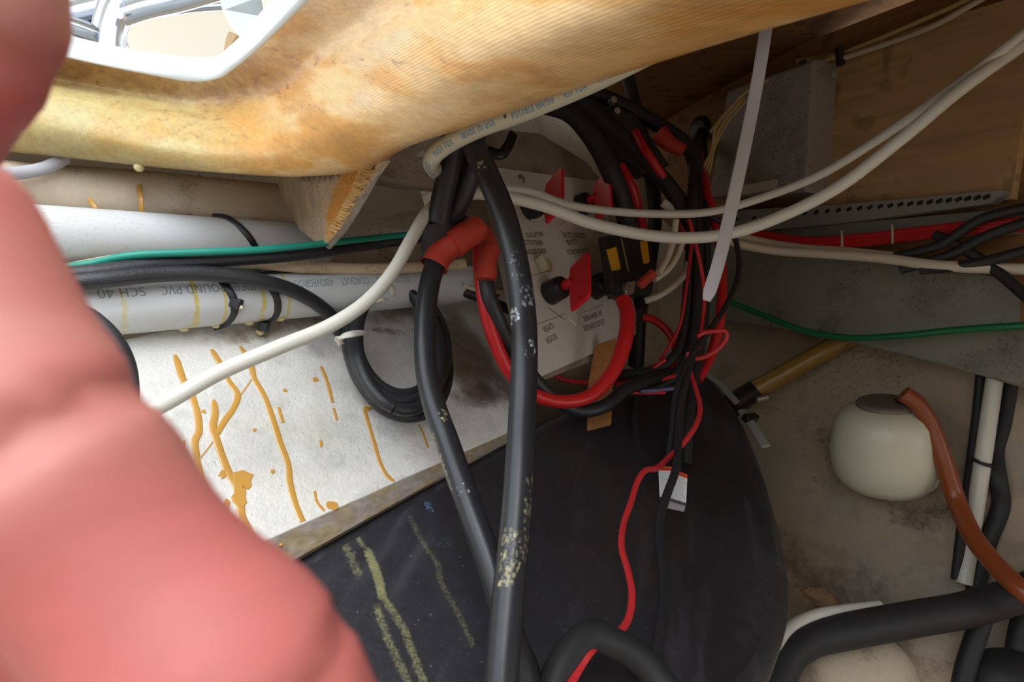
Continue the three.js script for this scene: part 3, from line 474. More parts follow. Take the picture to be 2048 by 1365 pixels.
// ---------------------------------------------------------------- heavy battery cables
function battTexture(base, marks) {
  const c = document.createElement('canvas'); c.width = 1400; c.height = 128; const g = c.getContext('2d'); g.fillStyle = base; g.fillRect(0, 0, 1400, 128);
  for (let i = 0; i < 900; i++) { g.globalAlpha = 0.10 * rnd(); g.fillStyle = rnd() < 0.5 ? '#6d6f74' : '#000'; g.fillRect(rnd() * 1400, rnd() * 128, 2 + rnd() * 40, 1 + rnd() * 2); }
  for (const [u0, u1, v0, v1, col, n, a] of marks) for (let i = 0; i < n; i++) { g.globalAlpha = a * rnd(); g.fillStyle = col; g.beginPath(); g.ellipse(lerp(u0, u1, rnd()) * 1400, (1 - lerp(v0, v1, rnd())) * 128, 1 + 5 * rnd(), 0.8 + 1.8 * rnd(), 0, 0, 7); g.fill(); }
  g.globalAlpha = 1; const t = new THREE.CanvasTexture(c); t.colorSpace = THREE.SRGBColorSpace; t.wrapT = THREE.RepeatWrapping; return t;
}
const battMat = (m) => std({ map: battTexture('#25262a', m), roughness: 0.36 });
const C_pts = [[935, 215, 0.52], [948, 290, 0.52], [975, 350, 0.51], [1008, 430, 0.50], [1033, 530, 0.49], [1046, 620, 0.48], [1049, 700, 0.465], [1045, 820, 0.445], [1040, 920, 0.425], [1030, 1060, 0.40], [1016, 1200, 0.375], [1005, 1330, 0.355], [995, 1480, 0.335]];
cable('battery_cable', 'heavy black battery cable with paint flecks, in front of the others', C_pts, 0.0105, battMat([[0.36, 0.40, 0.3, 0.5, '#9aa3ad', 50, 0.9], [0.40, 0.43, 0.55, 0.75, '#c9d2d8', 60, 1], [0.12, 0.14, 0.5, 0.62, '#c9cfc4', 14, 0.9], [0.3, 0.35, 0.45, 0.6, '#8d8f96', 40, 0.7], [0.46, 0.49, 0.35, 0.5, '#d5dade', 10, 1], [0.68, 0.74, 0.28, 0.4, '#a59f74', 40, 0.7], [0.76, 0.84, 0.4, 0.62, '#a8a072', 120, 0.8], [0.72, 0.8, 0.3, 0.4, '#8f8a6c', 40, 0.6]]), { rad: 26, seg: 150 });
const bootMat = M.redBoot;
{
  const D_pts = [[872, 520, 0.585], [857, 580, 0.565], [850, 660, 0.545], [853, 740, 0.525], [868, 810, 0.505], [893, 880, 0.485], [920, 960, 0.462], [948, 1040, 0.442], [978, 1125, 0.425], [1006, 1215, 0.410], [1030, 1300, 0.398], [1052, 1400, 0.388]];
  const t = thing('battery_cable', at(853, 740, 0.525), 'heavy black battery cable with red boot, bowing to the left', 'cable');
  part(t, 'sheath', sweep(pp(D_pts), 0.0100, { rad: 26, seg: 150 }), battMat([[0.44, 0.47, 0.3, 0.5, '#b9b07c', 30, 0.8], [0.48, 0.62, 0.66, 0.82, '#a8a072', 260, 0.8], [0.4, 0.6, 0.7, 0.9, '#7d7a62', 120, 0.6], [0.62, 0.64, 0.4, 0.6, '#b6c0c8', 10, 0.9]]));
  part(t, 'boot', sweep(pp([[868, 533, 0.584], [879, 512, 0.588], [900, 492, 0.590], [912, 485, 0.592]]), (q) => q < 0.04 ? 0.0142 : 0.0136 - 0.001 * q, { rad: 24, seg: 40, caps: false }), bootMat, 'red rubber boot sleeve');
  part(t, 'boot', sweep(pp([[904, 490, 0.590], [925, 475, 0.594], [946, 462, 0.60], [952, 455, 0.604]]), (q) => 0.0150 - 0.0015 * q, { rad: 24, seg: 40 }), bootMat, 'red rubber boot sleeve');
}
cable('battery_cable', 'thick black cable under the white loop, leftmost of the pair', [[905, 200, 0.56], [903, 290, 0.565], [895, 350, 0.57], [884, 400, 0.575], [877, 445, 0.58]], 0.0110, M.rubber, { rad: 24 });
cable('battery_cable', 'thick black cable behind the leftmost one under the white loop', [[950, 205, 0.585], [946, 300, 0.59], [938, 350, 0.592], [922, 395, 0.598], [903, 430, 0.605]], 0.0115, M.rubber, { rad: 24 });
{
  const t = thing('terminal_cover', at(885, 490, 0.60), 'black rubber terminal cover where two thick cables end', 'cover');
  part(t, 'cap', sweep(pp([[872, 436, 0.585], [876, 460, 0.592], [878, 500, 0.61]]), (q) => 0.0150 + 0.003 * q, { rad: 24 }), M.rubberMat);
  part(t, 'cap', sweep(pp([[912, 425, 0.61], [905, 450, 0.612], [905, 480, 0.62]]), (q) => 0.0145 + 0.003 * q, { rad: 24 }), M.rubberMat);
}
{
  const t = thing('battery_cable', at(985, 560, 0.63), 'black cable with ribbed red boot hanging beside the red cable', 'cable');
  part(t, 'sheath', sweep(pp([[970, 540, 0.64], [977, 590, 0.635], [992, 630, 0.64], [1015, 680, 0.655], [1050, 735, 0.68], [1100, 790, 0.70], [1160, 822, 0.72], [1210, 812, 0.735], [1250, 780, 0.76], [1300, 760, 0.80], [1340, 750, 0.84]]), 0.0086, { rad: 20, seg: 120 }), M.rubber);
  part(t, 'boot', sweep(pp([[972, 560, 0.628], [973, 535, 0.630], [976, 510, 0.633], [980, 497, 0.636]]), (q) => 0.0108 + 0.0012 * Math.max(0, Math.sin(q * 9)), { rad: 24, seg: 50 }), bootMat, 'red ribbed boot'); part(t, 'boot', sweep(pp([[979, 500, 0.636], [973, 480, 0.640], [964, 463, 0.645]]), 0.0098, { rad: 24 }), bootMat, 'red ribbed boot');
}
cable('battery_cable', 'thick bright red cable sweeping below the switch panel to the relay', [[960, 470, 0.65], [960, 530, 0.645], [968, 600, 0.64], [985, 670, 0.645], [1020, 745, 0.66], [1070, 790, 0.68], [1130, 804, 0.70], [1180, 792, 0.715], [1225, 745, 0.735], [1250, 680, 0.755], [1254, 625, 0.775], [1245, 598, 0.785]], (q) => 0.0078 + 0.0022 * sstep(0.5, 0.9, q), M.redCable, { rad: 22, seg: 130 });
// bottom loop lying on the tank
cable('battery_cable', 'black cable end emerging beside the front cable at the bottom', [[1030, 1290, 0.425], [1050, 1330, 0.42], [1070, 1420, 0.40]], 0.009, M.rubber);
cable('rubber_hose', 'short black hose loop lying on the tank under the red wire', [[1085, 1440, 0.40], [1120, 1340, 0.42], [1160, 1285, 0.437], [1186, 1272, 0.444], [1215, 1282, 0.447], [1280, 1320, 0.452], [1350, 1400, 0.44]], 0.0115, M.rubberMat, { cat: 'hose', rad: 20 });

// ---------------------------------------------------------------- cables on the left
cable('wire', 'bright green wire running along the upper pipe', [[-200, 580, 0.40], [60, 545, 0.46], [180, 528, 0.49], [260, 512, 0.495], [400, 505, 0.525], [520, 500, 0.56], [640, 488, 0.60], [740, 477, 0.64], [860, 464, 0.69]], 0.0034, M.green, { seg: 90 });
cable('cable', 'thick black cable just under the green wire', [[-200, 600, 0.39], [60, 560, 0.455], [200, 545, 0.48], [330, 528, 0.515], [450, 519, 0.55], [600, 508, 0.60], [740, 488, 0.66], [880, 470, 0.72]], 0.0072, M.rubber, { seg: 90 });
cable('cable', 'black cable looping from the left into the tied coil', [[-200, 610, 0.385], [60, 575, 0.45], [200, 560, 0.475], [330, 548, 0.51], [420, 548, 0.535], [520, 562, 0.565], [600, 588, 0.60], [660, 630, 0.635], [688, 680, 0.665]], 0.0072, M.rubber, { seg: 90 });
cable('cable', 'flat cream cable running between the two pipes', [[-200, 585, 0.41], [100, 548, 0.48], [260, 520, 0.52], [400, 516, 0.55], [520, 526, 0.59], [600, 534, 0.615], [720, 538, 0.665], [830, 535, 0.705], [930, 528, 0.75]], 0.0066, M.dirtyCream, { flat: 0.6, seg: 80 });
cable('cable', 'thin black cable just beneath the coil cable', [[-150, 620, 0.40], [100, 583, 0.47], [250, 566, 0.51], [420, 556, 0.56], [560, 546, 0.61], [700, 545, 0.68]], 0.0026, M.rubber);
cable('cable', 'dark grey cable curving down beside the blurred finger', [[60, 640, 0.40], [150, 622, 0.41], [205, 655, 0.415], [240, 700, 0.42], [258, 755, 0.425], [250, 850, 0.42], [180, 960, 0.41], [40, 1060, 0.39]], 0.0062, std({ color: new THREE.Color().setRGB(0.035, 0.038, 0.045), roughness: 0.42 }), { seg: 60 });
cable('hose', 'clear grey hose end in the dark gap above the stringer', [[-60, 350, 0.46], [40, 346, 0.50], [90, 336, 0.52], [128, 318, 0.54]], 0.0055, std({ color: new THREE.Color().setRGB(0.45, 0.45, 0.50), roughness: 0.4 }), { cat: 'hose' });
// coil tied on the board
{
  const t = thing('cable_coil', BD.pt(795, 840, 0.01), 'black cable coiled and tied with white ties on the board', 'cable coil');
  const loop = (cx, cy, rx, ry, off, a0, a1, rot = -0.28) => { const l = [], n = 40; for (let i = 0; i <= n; i++) { const a = lerp(a0, a1, i / n), x = Math.cos(a) * rx, y = Math.sin(a) * ry; l.push(BD.pt(cx + x * Math.cos(rot) - y * Math.sin(rot), cy + x * Math.sin(rot) + y * Math.cos(rot), off)); } return l; };
  const R = 0.0064;
  part(t, 'turn', sweep(loop(795, 690, 96, 122, 0.034, 0, 6.283), R, { seg: 90 }), M.rubber); part(t, 'turn', sweep(loop(794, 686, 80, 106, 0.039, 0.3, 6.583), R, { seg: 90 }), M.rubber);
  part(t, 'turn', sweep(loop(800, 692, 90, 112, 0.044, 1, 7.283), R, { seg: 90 }), M.rubber); part(t, 'turn', sweep(loop(798, 698, 82, 124, 0.048, 2, 8.283, -0.2), R, { seg: 90 }), M.rubber);
  part(t, 'turn', sweep([[690, 672], [700, 720], [722, 770], [760, 815], [800, 834], [845, 832], [880, 805], [898, 740], [880, 660], [850, 610]].map(([x, y]) => BD.pt(x, y, 0.022)), 0.0056, { seg: 80 }), M.rubber);
  const tie = (l, w, mat) => part(t, 'tie', sweep(l.map(([x, y, o]) => BD.pt(x, y, o)), w, { flat: 0.3, rad: 8, face: BD.n, fixed: true }), mat, 'white nylon tie');
  tie([[676, 684, 0.046], [682, 674, 0.060], [702, 669, 0.066], [722, 666, 0.060], [731, 665, 0.046]], 0.0042, M.white); tie([[683, 690, 0.047], [678, 680, 0.049]], 0.0040, M.nylonOld);
  tie([[778, 563, 0.057], [784, 575, 0.061], [787, 592, 0.057]], 0.0028, M.nylonOld); part(t, 'tie_head', boxAt(BD, 786, 600, 0.011, 0.010, 0.009, 0.052, 0.002), M.nylonOld); part(t, 'tie_head', boxAt(BD, 762, 609, 0.011, 0.009, 0.009, 0.050, 0.002), M.nylonOld); tie([[752, 603, 0.055], [765, 599, 0.059], [776, 600, 0.057]], 0.0022, M.nylonOld);
}
cable('cable', 'black cable dropping from the dark gap into the coil', [[806, 520, 0.73], [812, 560, 0.72], [830, 600, 0.71], [870, 640, 0.70]], 0.0062, M.rubber);
cable('cable', 'black cable running right from the coil behind the red cables', [[860, 585, 0.76], [910, 580, 0.77], [960, 595, 0.78], [1020, 620, 0.80]], 0.007, M.rubber);
cable('pipe_stub', 'dim grey pipe stub behind the red boots', [[850, 566, 0.79], [935, 560, 0.83]], 0.019, std({ color: new THREE.Color().setRGB(0.25, 0.24, 0.23), roughness: 0.5 }), { cat: 'pipe', rad: 24 });

// ---------------------------------------------------------------- white cables
cable('cable', 'stout white cable rising across the board from the finger', [[-200, 1040, 0.35], [180, 880, 0.40], [320, 812, 0.425], [440, 745, 0.45], [560, 694, 0.475], [660, 652, 0.50], [730, 606, 0.52], [785, 545, 0.54], [822, 480, 0.56], [855, 425, 0.58], [890, 398, 0.60], [950, 388, 0.61], [1005, 393, 0.61], [1090, 413, 0.615], [1180, 446, 0.62], [1290, 470, 0.63], [1380, 476, 0.63], [1470, 465, 0.625], [1580, 425, 0.61], [1680, 372, 0.59], [1800, 280, 0.57], [1920, 180, 0.56], [2048, 88, 0.55], [2250, -50, 0.54]], 0.0062, M.white, { seg: 240, rad: 18 });
cable('cable', 'thinner white cable passing behind the red keys to the right', [[960, 372, 0.66], [1010, 376, 0.66], [1060, 383, 0.665], [1130, 408, 0.67], [1200, 420, 0.675], [1310, 428, 0.68], [1420, 424, 0.68], [1530, 394, 0.66], [1640, 350, 0.63], [1740, 290, 0.605], [1850, 215, 0.58], [1960, 135, 0.56], [2048, 66, 0.54], [2200, -50, 0.52]], 0.0046, M.white, { seg: 180 });
{
  const pts = [[925, 356, 0.62], [890, 350, 0.602], [868, 338, 0.562], [863, 322, 0.535], [874, 305, 0.520], [905, 283, 0.512], [960, 256, 0.502], [1030, 230, 0.492], [1110, 198, 0.478], [1200, 158, 0.462], [1320, 98, 0.45], [1450, 35, 0.44]];
  const c = document.createElement('canvas'); c.width = 1400; c.height = 128; const g = c.getContext('2d'); g.fillStyle = '#cfcbb4'; g.fillRect(0, 0, 1400, 128);
  g.fillStyle = 'rgba(78,120,170,0.75)'; g.font = 'bold 19px sans-serif'; g.save(); g.scale(1, -1); for (const [s, x] of [['POTABLE WATER HOSE', 190], ['NSF FDA', 430], ['MADE IN USA', 540], ['POTABLE WATER', 720], ['NSF FDA', 900], ['MADE IN USA', 1010]]) g.fillText(s, x, -58); g.restore();
  g.fillStyle = '#4c4a3c'; g.beginPath(); g.arc(700, 70, 5, 0, 7); g.fill(); const t = new THREE.CanvasTexture(c); t.colorSpace = THREE.SRGBColorSpace; t.wrapT = THREE.RepeatWrapping;
  cable('hose', 'cream hose with blue printing wrapped round the thick black cables', pts, 0.0078, std({ map: t, roughness: 0.4 }), { cat: 'hose', seg: 120, rad: 22, fixed: true, face: V(0, -0.45, 1).normalize() });
}
// ---------------------------------------------------------------- right side: hull, stringer, box, duct
{
  const SF = new Frame(at(1460, 560, 1.12), at(2040, 600, 0.76), at(1460, 480, 1.12));
  one('stringer_beam', slab(SF, [[1370, 470], [1460, 488], [1600, 500], [1760, 512], [1900, 530], [2048, 568], [2200, 600], [2200, 830], [2048, 778], [1900, 735], [1750, 698], [1600, 664], [1440, 640], [1360, 618]], 0.05, 0.004), M.stringer, null, 'long grey green painted beam across the right side', 'beam');
  one('plywood_sheet', slab(RW, [[1600, 120], [1700, 105], [1900, 40], [2100, -20], [2035, 400], [1700, 432], [1640, 420]], 0.012, 0.001, 0.012), M.wallTan, null, 'tan plywood sheet on the right side behind the white cables', 'sheet');
  const t = thing('junction_box', RW.pt(1570, 400, 0.05), 'grey junction box fixed to the right side near the deck', 'box');
  part(t, 'case', slab(RW, [[1504, 192], [1684, 132], [1668, 392], [1466, 402]], 0.06, 0.006, 0.065), M.boxGrey); part(t, 'lid_line', slab(RW, [[1526, 213], [1640, 178], [1641, 181], [1527, 217]], 0.003, 0, 0.0665), M.duct);
  part(t, 'label_plate', slab(RW, [[1540, 378], [1610, 366], [1608, 386], [1538, 396]], 0.002, 0, 0.0662), M.white, 'pale label'); part(t, 'screw', disc(RW.pt(1655, 380, 0.064), RW.n, 0.005, 0.005, 0.004, 14), M.steel); part(t, 'screw', disc(RW.pt(1672, 150, 0.064), RW.n, 0.005, 0.005, 0.004, 14), M.steel);
  const d = thing('wiring_duct', RW.pt(1760, 440, 0.02), 'slotted grey wiring duct below the plywood sheet', 'duct');
  const a = [[1478, 470], [1478, 424], [1700, 412], [2030, 384], [2032, 392], [2004, 412], [1700, 450]]; part(d, 'channel', slab(RW, a, 0.02, 0.001, 0.028), M.duct);
  for (let i = 0; i < 24; i++) { const f = i / 23, x = lerp(1496, 2000, Math.pow(f, 0.85)), y = lerp(441, 398, Math.pow(f, 0.85)); part(d, 'slot', boxAt(RW, x, y, 0.0085, 0.0055, 0.0012, 0.0280, 0.0005, 0.4), M.blackPlastic, 'dark slot'); }
  one('plywood_batten', slab(RW, [[1478, 468], [1700, 448], [2050, 418], [2050, 470], [1700, 482], [1480, 494]], 0.016, 0.002, 0.016), std({ color: new THREE.Color().setRGB(0.24, 0.23, 0.20), roughness: 0.7 }), null, 'dark grey rail under the slotted duct', 'rail');
}
[[0, 0.0052], [7, 0.005], [14, 0.0048]].forEach(([dy, r], i) => cable('wire', ['topmost red wire of the run beneath the duct', 'middle red wire of the run beneath the duct', 'lowest red wire of the run beneath the duct'][i], [[1440, 448 + dy, 1.13], [1520, 466 + dy, 1.06], [1620, 480 + dy, 0.98], [1720, 474 + dy, 0.915], [1860, 458 + dy, 0.83], [1980, 446 + dy, 0.77], [2120, 440 + dy, 0.72]], r, M.redCable, { group: 'red wires under the duct' }));
for (const [x, y, d, s] of [[1683, 476, 0.925, 'left'], [1784, 465, 0.86, 'right']]) cable('cable_tie', `${s === 'left' ? 'pale tie holding the red wires, nearer the zip strip' : 'pale tie holding the red wires, farther along the duct'}`, [[x, y - 14, d - 0.006], [x + 1, y + 4, d - 0.014], [x + 1, y + 22, d - 0.004]], 0.0018, M.nylonOld, { cat: 'cable tie', rad: 8 });
cable('cable', 'upper pinkish white cable sweeping onto the grey beam', [[1330, 385, 0.96], [1390, 430, 0.97], [1450, 463, 0.98], [1530, 486, 0.965], [1600, 497, 0.93], [1700, 505, 0.875], [1800, 516, 0.83]], 0.0072, M.cream, { seg: 60 });
cable('cable', 'lower pinkish white cable sweeping onto the grey beam', [[1325, 405, 0.95], [1385, 445, 0.955], [1450, 480, 0.96], [1540, 500, 0.94], [1650, 508, 0.89], [1760, 516, 0.835], [1860, 530, 0.79], [1960, 536, 0.755], [2100, 540, 0.72]], 0.0072, M.cream, { seg: 60 });
[[[1800, 540, 0.82], [1900, 510, 0.78], [1980, 470, 0.75], [2100, 430, 0.71]], [[1840, 540, 0.80], [1940, 530, 0.76], [2060, 500, 0.72]], [[1870, 470, 0.80], [1930, 500, 0.77], [1990, 540, 0.745], [2060, 600, 0.71]], [[1790, 515, 0.83], [1880, 490, 0.79], [1960, 440, 0.76], [2080, 410, 0.72]]].forEach((l, i) => cable('cable', ['black cable rising from the beam at far right', 'black cable lying flat along the beam at far right', 'black cable drooping over the beam end at far right', 'black cable climbing steepest beside the red wires'][i], l, 0.0068, M.rubberMat));
cable('wire', 'dark green wire sagging across the grey beam', [[1420, 590, 1.04], [1465, 606, 1.03], [1530, 632, 0.99], [1610, 662, 0.94], [1700, 676, 0.885], [1800, 672, 0.83], [1920, 660, 0.775], [2048, 652, 0.72], [2150, 648, 0.69]], 0.0048, M.greenDark, { seg: 70 });
cable('wire', 'thin tan wire clipped along the top of the junction box', [[1420, 265, 1.12], [1470, 205, 1.10], [1510, 172, 1.08], [1600, 142, 1.02], [1690, 105, 0.965], [1800, 60, 0.88], [1980, -20, 0.765]], 0.0034, M.yellowWire, { seg: 50 });
cable('wire', 'second tan wire running up to the deck at right', [[1690, 115, 0.96], [1800, 78, 0.88], [1870, 50, 0.83], [1960, 0, 0.775], [2080, -70, 0.71]], 0.004, M.cordage, { seg: 40 });
for (const [x, y, d, s] of [[1606, 140, 1.01, 'black clip on the tan wire above the junction box'], [1680, 112, 0.965, 'black clip at the upper right corner of the junction box']]) one('wire_clip', new RoundedBoxGeometry(0.010, 0.030, 0.012, 2, 0.002).rotateZ(0.1).translate(...at(x, y, d).toArray()), M.blackPlastic, null, s, 'clip');
// long translucent tie hanging from the deck
{
  const l = [[1535, 30, 0.50], [1527, 90, 0.50], [1510, 190, 0.50], [1488, 300, 0.495], [1462, 420, 0.49], [1436, 530, 0.487], [1413, 602, 0.485]];
  const t = thing('zip_strip', at(1413, 602, 0.485), 'long pale translucent nylon zip strip hanging from the deck', 'cable tie');
  part(t, 'strap', sweep(pp(l), (q) => 0.0055 * (q > 0.97 ? 1 - (q - 0.97) * 14 : 1), { flat: 0.16, rad: 12, seg: 80 }), M.nylon);
}
// ---------------------------------------------------------------- wiring cluster in the middle
const K = M.rubberMat;
const bunch = [
  ['broad black cable arching over the top right of the switch panel', [[1080, 205, 0.90], [1140, 225, 0.90], [1185, 275, 0.90], [1220, 340, 0.90], [1246, 410, 0.91], [1262, 480, 0.93]], 0.0155, K],
  ['black cable slanting down from the terminal blocks', [[1150, 185, 0.98], [1220, 250, 0.97], [1290, 320, 0.96], [1350, 390, 0.95], [1385, 450, 0.94]], 0.0135, K],
  ['black cable hugging the deck above the terminal blocks', [[1120, 170, 1.02], [1210, 195, 1.03], [1300, 240, 1.04], [1380, 300, 1.03], [1395, 400, 1.0]], 0.013, K],
  ['black cable behind the relay going up to the deck', [[1250, 130, 1.1], [1290, 300, 1.08], [1310, 420, 1.05], [1300, 520, 1.0], [1280, 620, 0.95], [1272, 730, 0.90]], 0.012, K],
  ['leftmost upright black cable of the middle bundle', [[1400, 262, 1.30], [1388, 300, 1.10], [1384, 400, 0.93], [1380, 520, 0.90], [1372, 620, 0.88], [1358, 700, 0.86], [1310, 740, 0.84], [1230, 752, 0.82]], 0.0075, K],
  ['second upright black cable of the middle bundle', [[1402, 262, 1.30], [1394, 310, 1.10], [1396, 420, 0.93], [1396, 540, 0.89], [1390, 650, 0.87], [1372, 720, 0.85], [1320, 772, 0.83], [1220, 788, 0.80]], 0.0080, K],
  ['third upright black cable of the middle bundle', [[1408, 262, 1.30], [1408, 320, 1.10], [1412, 420, 0.94], [1412, 560, 0.89], [1404, 680, 0.86], [1388, 760, 0.83], [1376, 860, 0.78], [1372, 930, 0.755]], 0.0070, K],
  ['fourth upright black cable reaching lowest behind the paper tag', [[1388, 380, 0.93], [1392, 600, 0.88], [1375, 760, 0.83], [1362, 860, 0.78], [1352, 960, 0.735], [1340, 1020, 0.705]], 0.0052, K],
  ['black wire bowing out right over the grey beam', [[1420, 430, 0.90], [1462, 462, 0.90], [1477, 510, 0.89], [1474, 560, 0.87], [1450, 615, 0.84], [1405, 680, 0.80], [1368, 740, 0.77], [1350, 800, 0.745], [1345, 860, 0.72], [1336, 920, 0.695]], 0.0040, K],
  ['black wire from behind the panel down the tank to the tag', [[1280, 620, 0.90], [1276, 720, 0.87], [1268, 820, 0.83], [1274, 890, 0.785], [1292, 940, 0.755], [1320, 985, 0.72]], 0.0050, K],
];
bunch.forEach(([s, l, r, m]) => cable('cable', s, l, r, m, { seg: 60 }));
const reds = [
  ['stout red cable right of the black bundle', [[1398, 300, 1.15], [1412, 380, 0.97], [1438, 480, 0.91], [1444, 560, 0.895], [1438, 650, 0.88], [1422, 710, 0.87], [1396, 760, 0.85]], 0.0075, M.redCable],
  ['thin red wire beside the white zip strip', [[1378, 440, 0.86], [1394, 500, 0.85], [1406, 560, 0.845], [1408, 610, 0.84], [1402, 665, 0.83], [1398, 700, 0.82]], 0.0028, M.redWire],
  ['thin red wire left of the black bundle', [[1384, 480, 0.88], [1372, 580, 0.87], [1360, 650, 0.865], [1340, 690, 0.86], [1320, 720, 0.855]], 0.0024, M.redCable],
  ['red cable arching right of the panel corner', [[1282, 634, 0.90], [1310, 642, 0.91], [1336, 665, 0.91], [1352, 700, 0.90], [1340, 740, 0.88]], 0.0060, M.redCable],
  ['long thin red wire snaking down the tank', [[1376, 706, 0.79], [1379, 740, 0.785], [1390, 775, 0.77], [1400, 815, 0.745], [1392, 850, 0.72], [1366, 888, 0.70], [1338, 915, 0.685], [1312, 938, 0.66], [1292, 941, 0.65], [1276, 962, 0.635], [1262, 1005, 0.61], [1247, 1050, 0.585], [1243, 1095, 0.56], [1255, 1140, 0.535], [1264, 1190, 0.51], [1256, 1240, 0.487], [1232, 1272, 0.468], [1203, 1288, 0.452], [1180, 1305, 0.43], [1160, 1335, 0.42], [1130, 1390, 0.40]], 0.0032, M.redWire],
  ['small red wire loop sticking out of the bundle', [[1394, 674, 0.80], [1408, 666, 0.80], [1430, 663, 0.80], [1448, 662, 0.80], [1454, 672, 0.80], [1446, 688, 0.80], [1428, 704, 0.80], [1404, 716, 0.80], [1386, 716, 0.795], [1378, 706, 0.79]], 0.0032, M.redWire],
  ['red wire curving under the switch panel', [[1090, 740, 0.80], [1130, 760, 0.81], [1200, 765, 0.82], [1280, 752, 0.83], [1330, 720, 0.84]], 0.003, M.redCable],
  ['lower red wire above the tank', [[1230, 770, 0.79], [1290, 768, 0.80], [1350, 752, 0.82]], 0.0026, M.redCable],
  ['lowest red wire touching the tank top', [[1200, 780, 0.775], [1270, 786, 0.785], [1330, 786, 0.79]], 0.0024, M.redCable],
  ['red cable under the terminal blocks', [[1270, 265, 0.96], [1290, 300, 0.94], [1310, 330, 0.94], [1330, 362, 0.95], [1352, 420, 0.97], [1378, 500, 0.99]], 0.0070, M.redCable],
  ['red cable right of the arching black cable', [[1240, 330, 0.97], [1262, 370, 0.97], [1282, 440, 1.0], [1300, 520, 1.05]], 0.008, M.redCable],
  ['red cable behind the front battery cables', [[930, 560, 0.80], [955, 570, 0.81], [1000, 585, 0.82]], 0.007, M.redCable],
];
reds.forEach(([s, l, r, m]) => cable('wire', s, l, r, m, { seg: Math.max(40, l.length * 12) }));
cable('wire', 'purple wire lying just above the tank top', [[1280, 784, 0.78], [1320, 781, 0.79], [1360, 776, 0.80]], 0.0026, M.purpleWire);
[[[[1352, 440, 0.84], [1346, 480, 0.84], [1335, 515, 0.835], [1316, 548, 0.82]], 0.0046, 'upper tan wire entering the crimp sleeve'], [[[1366, 480, 0.86], [1355, 510, 0.855], [1335, 540, 0.845], [1308, 560, 0.83]], 0.0046, 'middle tan wire entering the crimp sleeve'], [[[1378, 520, 0.90], [1372, 545, 0.89], [1350, 570, 0.885], [1318, 592, 0.88], [1290, 602, 0.88]], 0.0050, 'lowest tan wire below the crimp sleeve']].forEach(([l, r, s]) => cable('wire', s, l, r, M.cream));
[0, 8, 15].forEach((o, i) => cable('wire', ['left yellowish wire of the tied trio beside the junction box', 'middle yellowish wire of the tied trio beside the junction box', 'right yellowish wire of the tied trio beside the junction box'][i], [[1478 + o * 1.2, 196, 1.06], [1432 + o * 1.1, 255, 1.05], [1424 + o * 0.3, 298, 1.04], [1404 + o, 340, 1.03], [1380 + o * 1.3, 392, 1.02]], 0.0026, M.yellowWire));
// white wires behind the front cables, little
cable('wire', 'short cream wire behind the front battery cables', [[925, 570, 0.76], [945, 578, 0.765], [985, 584, 0.77], [1012, 585, 0.78]], 0.0030, M.cream);
{
  const t = thing('terminal_block', at(1225, 300, 1.0), 'dim black terminal block with metal studs under the deck', 'terminal block');
  const TB = new Frame(at(1180, 300, 1.0), at(1290, 330, 1.02), at(1200, 200, 1.0)); part(t, 'body', slab(TB, [[1185, 200], [1270, 225], [1340, 330], [1290, 350], [1190, 290]], 0.04, 0.004), M.blackPlastic);
  for (const [x, y] of [[1223, 204], [1230, 226], [1215, 262], [1238, 272]]) part(t, 'stud', disc(TB.pt(x, y, 0), TB.n, 0.008, 0.006, 0.012, 6), M.steel);
  one('terminal_boot', sweep(pp([[1318, 268, 0.985], [1340, 288, 0.98], [1368, 302, 0.975]]), (q) => 0.016 - 0.006 * q, { rad: 18 }), M.redBoot, null, 'dim red terminal boot beside the terminal block', 'boot');
  one('grommet', lathe(RW.pt(1402, 262, 0.0), RW.n, [[0, 0.014], [0.022, 0.014], [0.030, 0.010], [0.032, 0]], 30), M.blackPlastic, null, 'round black grommet left of the junction box', 'grommet');
}
// wooden batten below the panel
one('wood_strip', slab(new Frame(at(1200, 860, 0.755), at(1222, 850, 0.755), at(1215, 690, 0.80)), [[1190, 690], [1232, 676], [1226, 770], [1222, 850], [1174, 862], [1176, 770]], 0.005, 0.0008), std({ color: new THREE.Color().setRGB(0.62, 0.42, 0.18), map: rep(ply, 6, 3), roughness: 0.6 }), null, 'flat wooden strip hanging behind the red cable onto the tank', 'wood strip');
